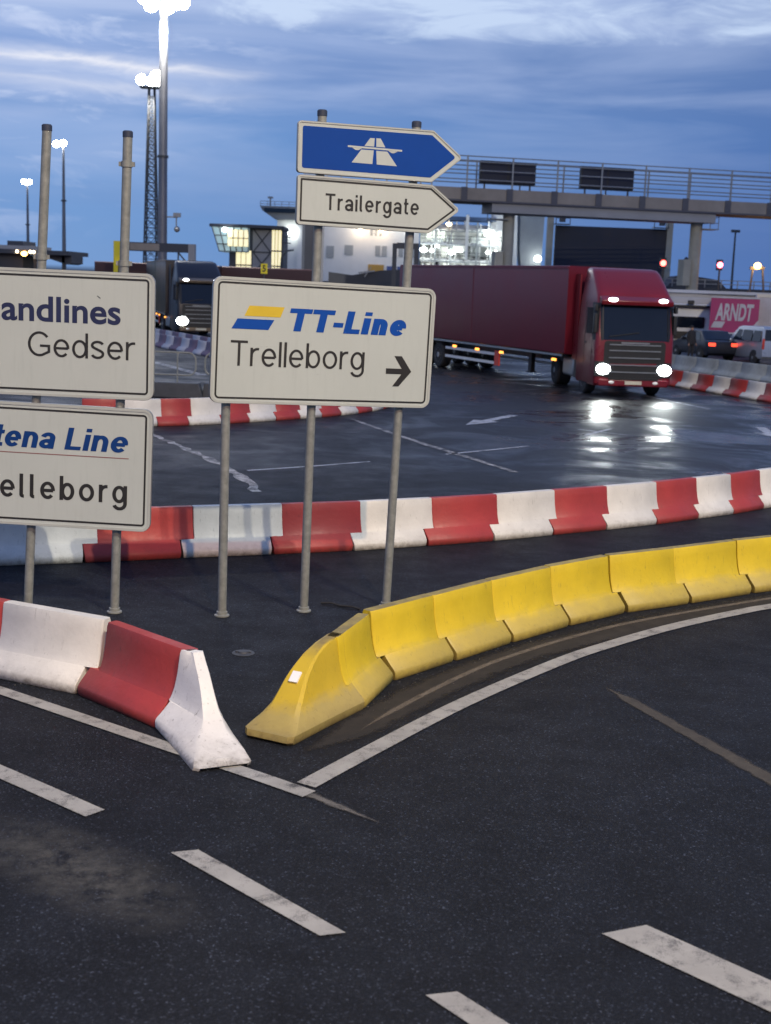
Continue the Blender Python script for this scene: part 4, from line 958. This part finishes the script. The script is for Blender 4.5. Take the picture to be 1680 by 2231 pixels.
# rear frame with huge dark board
t = thing('billboard_frame', 'huge dark board hung in a steel frame behind the footbridge', 'board', (0, 136, 0))
MB().box(16.5, 28.0, .2, .8, 4.2, 9.7).build('board', M['bigboard'], t)
for x in (15.95, 28.3):
    MB().box(x-.3, x+.3, 0, 1.0, 0, 11.05).build('frame_post', M['conc2'], t)
    s = 1 if x < 20 else -1
    pf = MB(); pf.box(x+s*.3, x+s*1.9, -.9, .1, 9.75, 9.83)
    for q in (.4, 1.85): pf.bar((x+s*q, -.9, 9.8), (x+s*q, -.9, 11.0), .08)
    for z in (10.4, 10.95): pf.bar((x+s*.4, -.9, z), (x+s*1.85, -.9, z), .08)
    pf.cyl((x+s*1.05, -.9, 10.0), (x+s*1.05, -.9, 10.7), .33, n=10); pf.build('service_platform', M['dsteel'], t)
# signal lamps
for (x, y, z, m_, lb) in ((22.9, 112, 5.73, 'redl', 'red signal light left of the right bridge column'), (27.75, 112, 5.76, 'redl2', 'pinkish red signal light right of the bridge column')):
    t = thing('signal_light', lb, 'signal', (x, y, 0), 0, 'red signal lights by the footbridge')
    MB().cyl((0, 0, 0), (0, 0, z-.3), .08, n=10).build('pole', M['dsteel'], t)
    hd = MB().box(-.26, .26, -.02, .3, z-.45, z+.45).build('housing', M['plastic'], t, bevel=.03)
    MB().ball((0, -.08, z), .25, .12, .25).build('lamp', M[m_], hd)
t = thing('work_light', 'orange sodium light on a two-legged frame at the far right', 'lamp', (30.4, 110, 0))
MB().bar((-.5, 0, 3.2), (-.35, 0, 5.6), .14).build('leg', M['dsteel'], t); MB().bar((.75, 0, 3.2), (.45, 0, 5.6), .14).build('leg', M['dsteel'], t)
MB().bar((-.6, 0, 5.55), (.6, 0, 5.6), .25).build('cross_bar', M['dsteel'], t); lo = MB().ball((-.02, -.15, 5.75), .3, .15, .27).build('lamp', M['orangel'], t)
lamp_light('work_light_lamp', lo, (0, -.8, 5.75), 250, (1, .5, .15), .2)

# ------------------------------------------------------------------ far buildings on the right
t = thing('terminal_building', 'long low pale building behind the cars at the right', 'building', (0, 88, 0))
MB().box(12.5, 60, 0, 12, 0, 3.28).build('wall', M['bldwhite'], t)
rf = MB().box(12.3, 60.2, -.25, 12.2, 3.3, 3.5).build('roof', M['roofline'], t)
for x in (15.5, 18.5, 21.5, 24.5, 27.5): MB().box(x-1.1, x+1.1, -.04, 0, .3, 2.4).build('loading_door', M['bldgrey'], t)
t = thing('loading_ramp', 'dark raised ramp with railings behind the low pale building', 'ramp', (0, 120, 0))
MB().box(18, 44, 0, 8, 0, 3.85).build('ramp_wall', M['blddark'], t)
mb = MB()
for z in (4.2, 4.55): mb.bar((18, 0, z), (44, 0, z), .07)
mb.build('railing', M['steel'], t)
for k in range(18): MB().box(18+k*1.5-.04, 18+k*1.5+.04, -.04, .04, 3.85, 4.58).build('railing_post', M['steel'], t)
mb = MB(); mb.prism([(25.5, 3.86), (31, 3.86), (30.2, 4.6), (27.4, 4.95), (26.2, 4.8)], 2, 5); mb.build('machine_cover', M['blddark'], t)
mb = MB(); mb.bar((26.9, 1.5, 4.9), (26.9, 1.5, 6.0), .12); mb.ball((26.9, 1.5, 5.4), .3, .3, .4); mb.ball((26.95, 1.5, 6.2), .22, .22, .4); mb.build('signal_head', M['blddark'], t)
t = thing('crane_mast', 'thin distant lamp pole right of the right bridge column', 'pole', (64.5, 250, 0))
MB().cyl((0, 0, 0), (-.1, 0, 15.1), .28, .16, n=8).build('pole', M['dsteel'], t); MB().box(-.9, .7, -.3, .3, 15.0, 15.5).build('lamp_head', M['dsteel'], t)

# ------------------------------------------------------------------ high masts
def high_mast(name, label, loc, h, r0, r1, head_r, spots, power, group, collar=None, light_col=(1, .93, .80), lam='lamp', size=.32):
    t = thing(name, label, 'light mast', loc, 0, group)
    p = MB().cyl((0, 0, 0), (0, 0, h), r0, r1, n=16).build('pole', M['mastpaint'], t)
    if collar: MB().cyl((0, 0, collar-.08), (0, 0, collar+.08), r0*1.12, r0*1.12, n=16).build('collar', M['dsteel'], p)
    hd = MB().lathe([(r1, h-.35), (head_r*.5, h-.1), (head_r*.62, h), (head_r*.55, h+.15), (.1, h+.2)], (0, 0, 0), n=16).build('lamp_ring', M['dsteel'], t)
    for k, (sx, sy, sz) in enumerate(spots): MB().ball((sx, sy, h+sz), size, size*.8, size*.85).build('flood_lamp', M[lam], hd)
    if power: lamp_light('mast_light', hd, (0, -.4, h-1.6), power, light_col, .5, 110, (.25, .12, -1))
    return t
gm = 'lit high masts over the port'
high_mast('light_mast', 'tall lit floodlight mast rising to the top picture edge', (-16.9, 95, 0), 22.3, .36, .28, 1.5, [(-1.25, -.3, -.15), (-.85, -.6, .25), (.9, -.5, -.45), (1.35, -.3, -.35), (.35, -.7, -.8), (-1.0, .5, -.45)], 42000, gm, 11.5, size=.52)
MB_cam = MB(); MB_cam.bar((.3, 0, 7.3), (1.1, 0, 7.3), .1); MB_cam.bar((1.0, 0, 7.3), (1.0, 0, 6.5), .08); MB_cam.box(.8, 1.3, -.2, .2, 7.3, 7.6); MB_cam.ball((1.05, 0, 6.45), .22)
cm = MB_cam.build('camera_bracket', M['steel']); cm.parent = [o for o in C.objects if o.get('label', '').startswith('tall lit floodlight')][0]
high_mast('light_mast', 'slender lit mast with a double lamp left of the short posts', (-37.95, 150, 0), 17.2, .28, .12, .6, [(.05, -.3, .1), (-.72, -.3, 0)], 0, gm, 11.0, size=.42)
high_mast('light_mast', 'smallest and farthest lit mast, at the far left', (-53.3, 190, 0), 15.3, .30, .12, .6, [(0, -.3, .1), (-.4, -.3, .2), (.4, -.3, .2)], 0, gm, 9.5, size=.38)
t = thing('lattice_tower', 'dark lattice tower with lamps beside the tallest mast', 'tower', (-24.25, 130, 0), 0, gm)
H = 21.0; hwz = lambda z: .72-.46*min(1, z/H)
for sx, sy in ((-1, -1), (1, -1), (1, 1), (-1, 1)):
    mb = MB(); mb.bar((sx*hwz(0), sy*hwz(0), 0), (sx*hwz(H), sy*hwz(H), H), .11); mb.build('leg', M['dsteel'], t)
mb = MB(); z = 0
while z < H-1:
    dz_ = hwz(z)*1.7; z2 = min(z+dz_, H); a, b = hwz(z), hwz(z2)
    for p, q in (((-1, -1), (1, -1)), ((1, -1), (1, 1)), ((1, 1), (-1, 1)), ((-1, 1), (-1, -1))):
        mb.bar((p[0]*a, p[1]*a, z), (q[0]*b, q[1]*b, z2), .06); mb.bar((q[0]*a, q[1]*a, z), (p[0]*b, p[1]*b, z2), .06); mb.bar((p[0]*b, p[1]*b, z2), (q[0]*b, q[1]*b, z2), .06)
    z = z2
mb.build('bracing', M['dsteel'], t)
hd = MB().box(-1.1, 1.1, -.6, .6, H-.08, H+.06).build('lamp_platform', M['dsteel'], t)
for x, z, s in ((-.95, .65, .5), (.0, .5, .45), (.55, .85, .72), (.95, .6, .6)): MB().ball((x, -.4, H+z), s, .35, s).build('flood_lamp', M['lamp'], hd)
lamp_light('tower_light', hd, (0, -1, H-.5), 6000, (1, .95, .84), .5, 110, (0, -.2, -1))
# high masts behind the viewpoint that light the junction (same kind as those in view)
key = high_mast('light_mast', 'tall floodlight mast standing beside the junction', (19.5, -17.0, 0), 40, .42, .26, 1.5, [(-1.1, .5, -.3), (-.4, .9, -.3), (.4, .9, -.3), (1.1, .5, -.3)], 0, gm, 14)
lamp_light('mast_light', key, (-1.5, 2.0, 39.2), 46000, (1, .94, .76), .22); lamp_light('mast_light', key, (1.6, 2.2, 39.2), 32000, (1, .94, .76), .22)
k2 = high_mast('light_mast', 'second floodlight mast standing beside the near lane', (9.0, -24, 0), 27, .36, .26, 1.5, [(-1.1, .5, -.3), (.0, .9, -.3), (1.1, .5, -.3)], 0, gm, 14)
lamp_light('mast_light', k2, (-1.0, 2.2, 26.0), 35000, (1, .62, .34), .25)

# ------------------------------------------------------------------ control tower
t = thing('control_tower', 'glazed control tower with lit yellow windows and a leaning glass end', 'building', (0, 140, 0))
MB().box(-17.75, -12.0, 0, 6, 0, 8.45).build('wall', M['blddark'], t)
cab = MB(); cab.loft([[(x, y, z) for x, y in q] for q, z in (([(-18.75, -.4), (-15.6, -1.0), (-15.6, 5), (-18.75, 5)], 5.8), ([(-19.55, -.6), (-15.6, -1.3), (-15.6, 5.5), (-19.55, 5.5)], 8.35))]); cabo = cab.build('control_room', M['litpale'], t)
for k in range(6):
    f = k/5; a = (-18.75+3.15*f, -.4-.6*f-.03, 5.8); b = (-19.55+3.95*f, -.6-.7*f-.03, 8.35); MB().bar(a, b, .09).build('mullion', M['blddark'], cabo)
for z in (5.85, 6.6, 7.5): 
    f = (z-5.8)/2.55; MB().bar((-18.75-.8*f, -.44-.2*f, z), (-15.6, -1.04-.3*f, z), .09).build('mullion', M['blddark'], cabo)
wn = MB().box(-17.75, -15.6, -1.32, -1.0, 6.4, 8.1).build('lit_window', M['lit'], t)
for x in (-17.2, -16.65, -16.1): MB().box(x-.04, x+.04, -1.36, -1.322, 6.4, 8.1).build('window_bar', M['blddark'], wn)
MB().box(-17.75, -15.6, -1.365, -1.325, 7.2, 7.28).build('window_bar', M['blddark'], wn)
MB().hprism([(-19.8, -.8), (-15.4, -1.6), (-11.9, -.6), (-11.9, 6), (-19.8, 6)], 8.38, 8.68).build('roof', M['blddark'], t)
for x0, x1_, zs in ((-17.0, -15.4, (3.6, 5.2, 5.3)), (-13.2, -12.2, (3.6, 5.4, 6.9)),):
    for z0, z1 in ((3.5, 4.4), (4.55, 6.0), (6.15, 8.25)):
        if x0 < -15.5 and z0 > 6: continue
        wn = MB().box(x0, x1_, -.07, -.0, z0, z1).build('lit_window', M['lit'], t)
        for f in (.33, .66): MB().box(x0+(x1_-x0)*f-.03, x0+(x1_-x0)*f+.03, -.1, -.071, z0, z1).build('window_bar', M['blddark'], wn)
br = MB()
for z0, z1 in ((3.5, 5.9), (5.9, 8.3)):
    br.bar((-15.2, -.06, z0), (-13.3, -.06, z1), .12); br.bar((-13.3, -.06, z0), (-15.2, -.06, z1), .12)
    br.bar((-15.2, -.06, z1), (-13.3, -.06, z1), .12)
br.build('bracing', M['blddark'], t); MB().box(-15.25, -13.25, -.03, 0, 3.4, 8.3).build('cladding', M['bldgrey'], t)
tl_ = MB().ball((-18.0, -1.9, 8.05), .3, .25, .22).build('wall_lamp', M['lamp_c'], t); lamp_light('tower_lamp', tl_, (2.6, -7.0, 6.0), 380, (1, .95, .8), .4)
mb = MB(); mb.tube([(-12.2, -.5, 3.5), (-12.1, -.5, 5.4), (-11.6, -.5, 6.1), (-10.8, -.5, 6.25)], .1, 6)
for z in (6.9, 7.5, 8.1): mb.box(-12, -11.2, -.6, .2, z, z+.1)
mb.build('outside_stair', M['dsteel'], t)

# ------------------------------------------------------------------ lane gate with number plates, left canopy, small frame
t = thing('lane_gate', 'dark lane gate with a yellow left post left of the tall mast', 'gate', (0, 85, 0))
MB().box(-18.25, -17.83, -.2, .3, 0, 5.23).build('yellow_post', M['yellowp'], t)
MB().box(-17.83, -13.0, -.1, .4, 4.64, 5.2).build('beam', M['blddark'], t); MB().box(-17.2, -15.3, -.12, -.1, 4.7, 5.14).build('beam_panel', M['bridge'], t)
MB().box(-13.42, -12.98, -.15, .35, 0, 5.2).build('dark_post', M['bldgrey'], t)
mb = MB(); mb.bar((-14.1, .1, 4.64), (-13.45, .1, 3.9), .09); mb.bar((-14.1, .1, 4.64), (-14.1, .1, 3.9), .09); mb.build('brace', M['dsteel'], t)
for (x, y, z0, z1, tx, lb) in ((-12.7, 60, 3.62, 3.95, None, 'small yellow plate below the yellow gate post'), (-6.0, 60, 3.42, 3.88, '5', 'small yellow number plate before the control tower')):
    t = thing('number_sign', lb, 'sign', (x, y, 0), 0, 'yellow lane plates')
    b = MB().box(-.14, .16, -.03, .03, z0, z1).build('plate', M['yellowp'], t)
    MB().cyl((.01, .05, 0), (.01, .05, z1-.05), .03, n=8).build('pole', M['dsteel'], t)
    if tx:
        mb = MB(); text_fit(mb, tx, -.07, .09, z0+.09, z1-.07, -.034, bold=.03); mb.build('number', M['sblack'], b, recalc=False)
t = thing('canopy_building', 'dark flat canopy building at the far left', 'building', (0, 110, 0))
MB().box(-36, -31.3, 0, 6, 0, 4.4).build('wall', M['blddark'], t); MB().box(-36, -27.2, -1, 6, 4.45, 4.8).build('canopy', M['blddark'], t)
MB().box(-36, -30.2, -.5, 5, 4.8, 5.12).build('roof_deck', M['bldgrey'], t); MB().box(-32.6, -31.3, 0, 4, 5.12, 5.5).build('roof_box', M['blddark'], t)
MB().prism([(-30.2, 4.45), (-27.6, 3.7), (-27.2, 3.8), (-27.2, 4.45)], 0, 4).build('end_panel', M['blddark'], t)
for x in (-30.3, -27.9): MB().box(x-.12, x+.12, 0, .3, 0, 4.45).build('post', M['dsteel'], t)
ob = MB().ball((-30.85, -1.2, 4.45), .26, .2, .2).build('orange_lamp', M['orangel'], t)
for dx_ in (-.6, .5, .8): MB().ball((-30.85+dx_, -1.2, 4.62), .12).build('small_lamp', M['lamp_w'], t)
t = thing('lane_portal', 'small grey frame just left of the red trailer', 'gate', (0, 90, 0))
MB().box(-.2, .1, 0, .4, 0, 5.9).build('frame_post', M['dsteel'], t); MB().box(1.3, 1.62, 0, .4, 0, 5.95).build('frame_post', M['dsteel'], t); MB().box(.1, 1.3, 0, .4, 5.55, 5.95).build('frame_beam', M['dsteel'], t)
# dark low roofs behind the ferry line board
t = thing('low_shed', 'low dark shed roofline between the sign posts', 'building', (0, 105, 0))
MB().prism([(-5.3, 0), (.6, 0), (.6, 4.3), (-1.2, 4.15), (-3.4, 3.7), (-5.3, 3.9)], 0, 6).build('wall', M['blddark'], t)
mb = MB(); mb.bar((-2.9, -.3, 3.9), (-1.6, -.3, 4.1), .12); mb.bar((-2.4, -.3, 3.6), (-1.9, -.3, 4.4), .08); mb.build('pipe', M['steel'], t)

# ------------------------------------------------------------------ ferry
t = thing('ferry', 'large white ferry with brightly lit decks behind the trucks', 'ship', (0, 260, 0))
MB().box(-24.5, 4.8, 4, 40, 0, 8).build('hull', M['shipb'], t); MB().box(4.8, 62, 9.6, 40, 0, 4.9).build('stern_hull', M['shipg'], t)
MB().box(-19.5, 4.6, 0, 30, 3, 18.5).build('superstructure', M['shipw'], t)
bw = MB(); bw.loft([[(x, y, z) for x, y in q] for q, z in (([(-23.9, -1), (-18, -1), (-18, 6), (-23.9, 6)], 14.6), ([(-26.4, -1.5), (-18, -1.5), (-18, 7), (-26.4, 7)], 16.2), ([(-26.9, -1.8), (-18, -1.8), (-18, 7), (-26.9, 7)], 17.1))]); bo = bw.build('bridge_wing', M['shipg'], t)
MB().box(-26.0, -18, -1.9, -1.6, 15.9, 16.7).build('bridge_window', M['glass'], bo)
mb = MB()
for z in (17.5, 18.0): mb.bar((-26.8, -1.5, z), (-19.5, -1.5, z), .1)
for k in range(6): mb.bar((-26.8+k*1.4, -1.5, 17.1), (-26.8+k*1.4, -1.5, 18.0), .1)
mb.bar((-25, 0, 17.1), (-25, 0, 19.0), .3); mb.box(-25.5, -24.5, -.3, .3, 18.6, 19.0); mb.build('bridge_railing', M['shipg'], bo)
MB().box(-23.6, -19.5, .5, 20, 3, 14.6).build('side_house', M['shipw'], t)
for x, z, w_, h_ in ((-13.7, 7.6, 1.5, 2.3), (-10.1, 8.3, 1.7, 1.9), (-4.0, 8.3, 1.0, 2.0), (-2.7, 8.3, 1.0, 2.0), (.6, 8.3, .9, 2.0), (2.0, 8.3, .6, 2.0), (-5.1, 12.2, .5, 1.6), (-4.2, 12.2, .5, 1.6), (-3.3, 12.2, .5, 1.6), (-12.5, 14.5, .8, 1.8), (3.2, 8.2, .9, 2.1)):
    MB().box(x, x+w_, -.12, 0, z, z+h_).build('window', M['shipg'], t)
MB().box(-5.3, -2.2, -.2, 0, 3.5, 6.6).build('ochre_door', M['orange'], t)
for x, w_ in ((-1.6, 1.9), (.5, 1.9), (3.1, .9)): MB().box(x, x+w_, -.2, 0, 4.0, 6.4).build('blue_panel', M['bluep'], t)
for x, z, s, m_ in ((-7.4, 15.9, .95, 'lamp_c'), (-2.6, 15.7, .6, 'lamp_c'), (1.2, 15.5, .8, 'lamp_c'), (2.1, 15.2, .7, 'lamp_c'), (-7.0, 13.3, .45, 'lamp_w'), (-3.0, 13.3, .45, 'lamp_w'), (-20.4, 15.9, .8, 'lamp_c'), (-24.2, 15.3, .5, 'lamp_c'), (-20.2, 12.2, .55, 'lamp_c'), (-21.4, 12.2, .45, 'lamp_c')):
    MB().ball((x, -.5, z), s, .4, s*.8).build('deck_lamp', M[m_], t)
for x in (-7.2, -2.9): lamp_light('deck_light', t, (x, -2.2, 13.2), 300, (1, .75, .5), .3)
lamp_light('deck_light', t, (-8, -9, 17), 1500, (1, .93, .82), .6); lamp_light('deck_light', t, (2.0, -7, 15), 700, (.97, 1, .95), .6)
# open lit stern decks
for z in (4.6, 8.0, 11.2, 14.0): MB().box(5.0, 22.5, 2, 14, z, z+.35).build('deck', M['shipw'], t)
MB().box(5.0, 22.5, 9.5, 14, 4.9, 15.4).build('deck_house', M['shipw'], t)
MB().box(6.5, 19.8, 1.5, 8, 15.9, 16.6).build('deck_awning', M['shipb'], t)
rng = random.Random(5)
for k in range(11): x = 5.6+k*1.6; MB().box(x-.12, x+.12, 2.0, 2.25, 4.9, 15.6+rng.uniform(-1, .4)).build('stanchion', M['shipw'], t)
mb = MB()
for z in (5.6, 6.2, 9.0, 9.6, 12.2, 12.8): mb.bar((5, 1.9, z), (22.5, 1.9, z), .12)
for k in range(30): mb.bar((5+k*.6, 1.9, 8.3), (5+k*.6, 1.9, 9.7), .07); mb.bar((5+k*.6, 1.9, 4.9), (5+k*.6, 1.9, 6.3), .07)
mb.build('railing', M['dsteel'], t)
mb = MB()
for x in (7.9, 11.0, 16.2, 18.9): mb.box(x-.15, x+.15, 1.6, 2.4, 4.9, 15.6)
for z in (7.6, 10.9, 13.6): mb.box(5.0, 20.5, 1.7, 2.0, z, z+.3)
mb.build('deck_frame', M['shipg'], t)
MB().box(13.8, 14.4, 1.0, 1.6, 8.3, 17.0).build('white_mast', M['shipw'], t); MB().box(11.4, 13.6, 3, 5, 9.6, 13.6).build('deck_cabin', M['shipw'], t); MB().box(15.0, 18.6, 5.0, 7, 9.0, 12.8).build('machinery_house', M['shipg'], t)
for x, z, w_, h_ in ((6.3, 12.3, 1.6, 1.6), (8.6, 12.1, 1.4, 1.9), (6.5, 5.4, 2.0, 2.0), (10, 5.3, 1.2, 2.2), (17.6, 5.6, 1.8, 2.0), (20.3, 9.2, 1.4, 1.8), (9.4, 8.9, 1.4, 1.9)): MB().box(x, x+w_, 9.3, 9.5, z, z+h_).build('lit_window', M['litw'], t)
for k in range(9): x = rng.uniform(5.5, 22); z = rng.choice([5.2, 7.2, 10.6, 11.6]); MB().box(x, x+rng.uniform(.5, 1.6), 6, 9.2, z-.6, z+rng.uniform(.3, 1.4)).build('deck_fitting', M['shipg'], t)
for x, z, s, m_ in ((10.4, 15.0, .75, 'lamp_w'), (5.6, 9.9, 1.0, 'lamp_c'), (8.3, 10.7, .55, 'lamp_c'), (11.2, 9.6, .95, 'lamp_c'), (12.6, 6.0, .85, 'lamp_c'), (15.4, 5.9, .7, 'lamp_c'), (18.4, 9.8, .6, 'lamp_c'), (20.0, 9.8, .8, 'lamp_c'), (18.3, 13.4, 1.15, 'lamp_c'), (19.5, 12.4, .9, 'lamp_c'), (4.9, 6.1, .5, 'lamp_c'), (6.6, 6.2, .5, 'lamp_w'), (7.2, 9.8, .6, 'lamp_c')):
    MB().ball((x, .8, z), s*.72, .4, s*.45).build('deck_lamp', M[m_], t)
for x, z, p in ((8, 12.8, 480), (13, 9.8, 420), (19, 12.6, 900), (10.5, 6.6, 300), (17.5, 7.0, 300)): lamp_light('deck_light', t, (x, 3.0, z), p, (.90, 1, .95), .6)
lamp_light('deck_light', t, (20.5, -6, 14), 1200, (.93, 1, .96), .6)
fn = MB(); fn.loft([[(x, y, z) for x, y in q] for q, z in (([(19.0, 3), (24.6, 3), (24.6, 9), (19.0, 9)], 4), ([(19.0, 3), (24.3, 3), (24.3, 9), (19.0, 9)], 12), ([(19.3, 3), (24.0, 3), (24.0, 9), (19.3, 9)], 20.5))]); fn.build('funnel', M['shipw'], t)
f2 = MB(); f2.loft([[(x, y, z) for x, y in q] for q, z in (([(26.2, 5), (29.4, 5), (29.4, 12), (26.2, 12)], 3), ([(25.0, 5), (29.6, 5), (29.6, 12), (25.0, 12)], 11), ([(24.6, 5), (29.8, 5), (29.8, 12), (24.6, 12)], 20.0))]); f2.build('funnel_casing', M['shipg'], t)
MB().ball((28.6, 3, 9.0), .7, .4, .6).build('deck_lamp', M['lamp_c'], t)
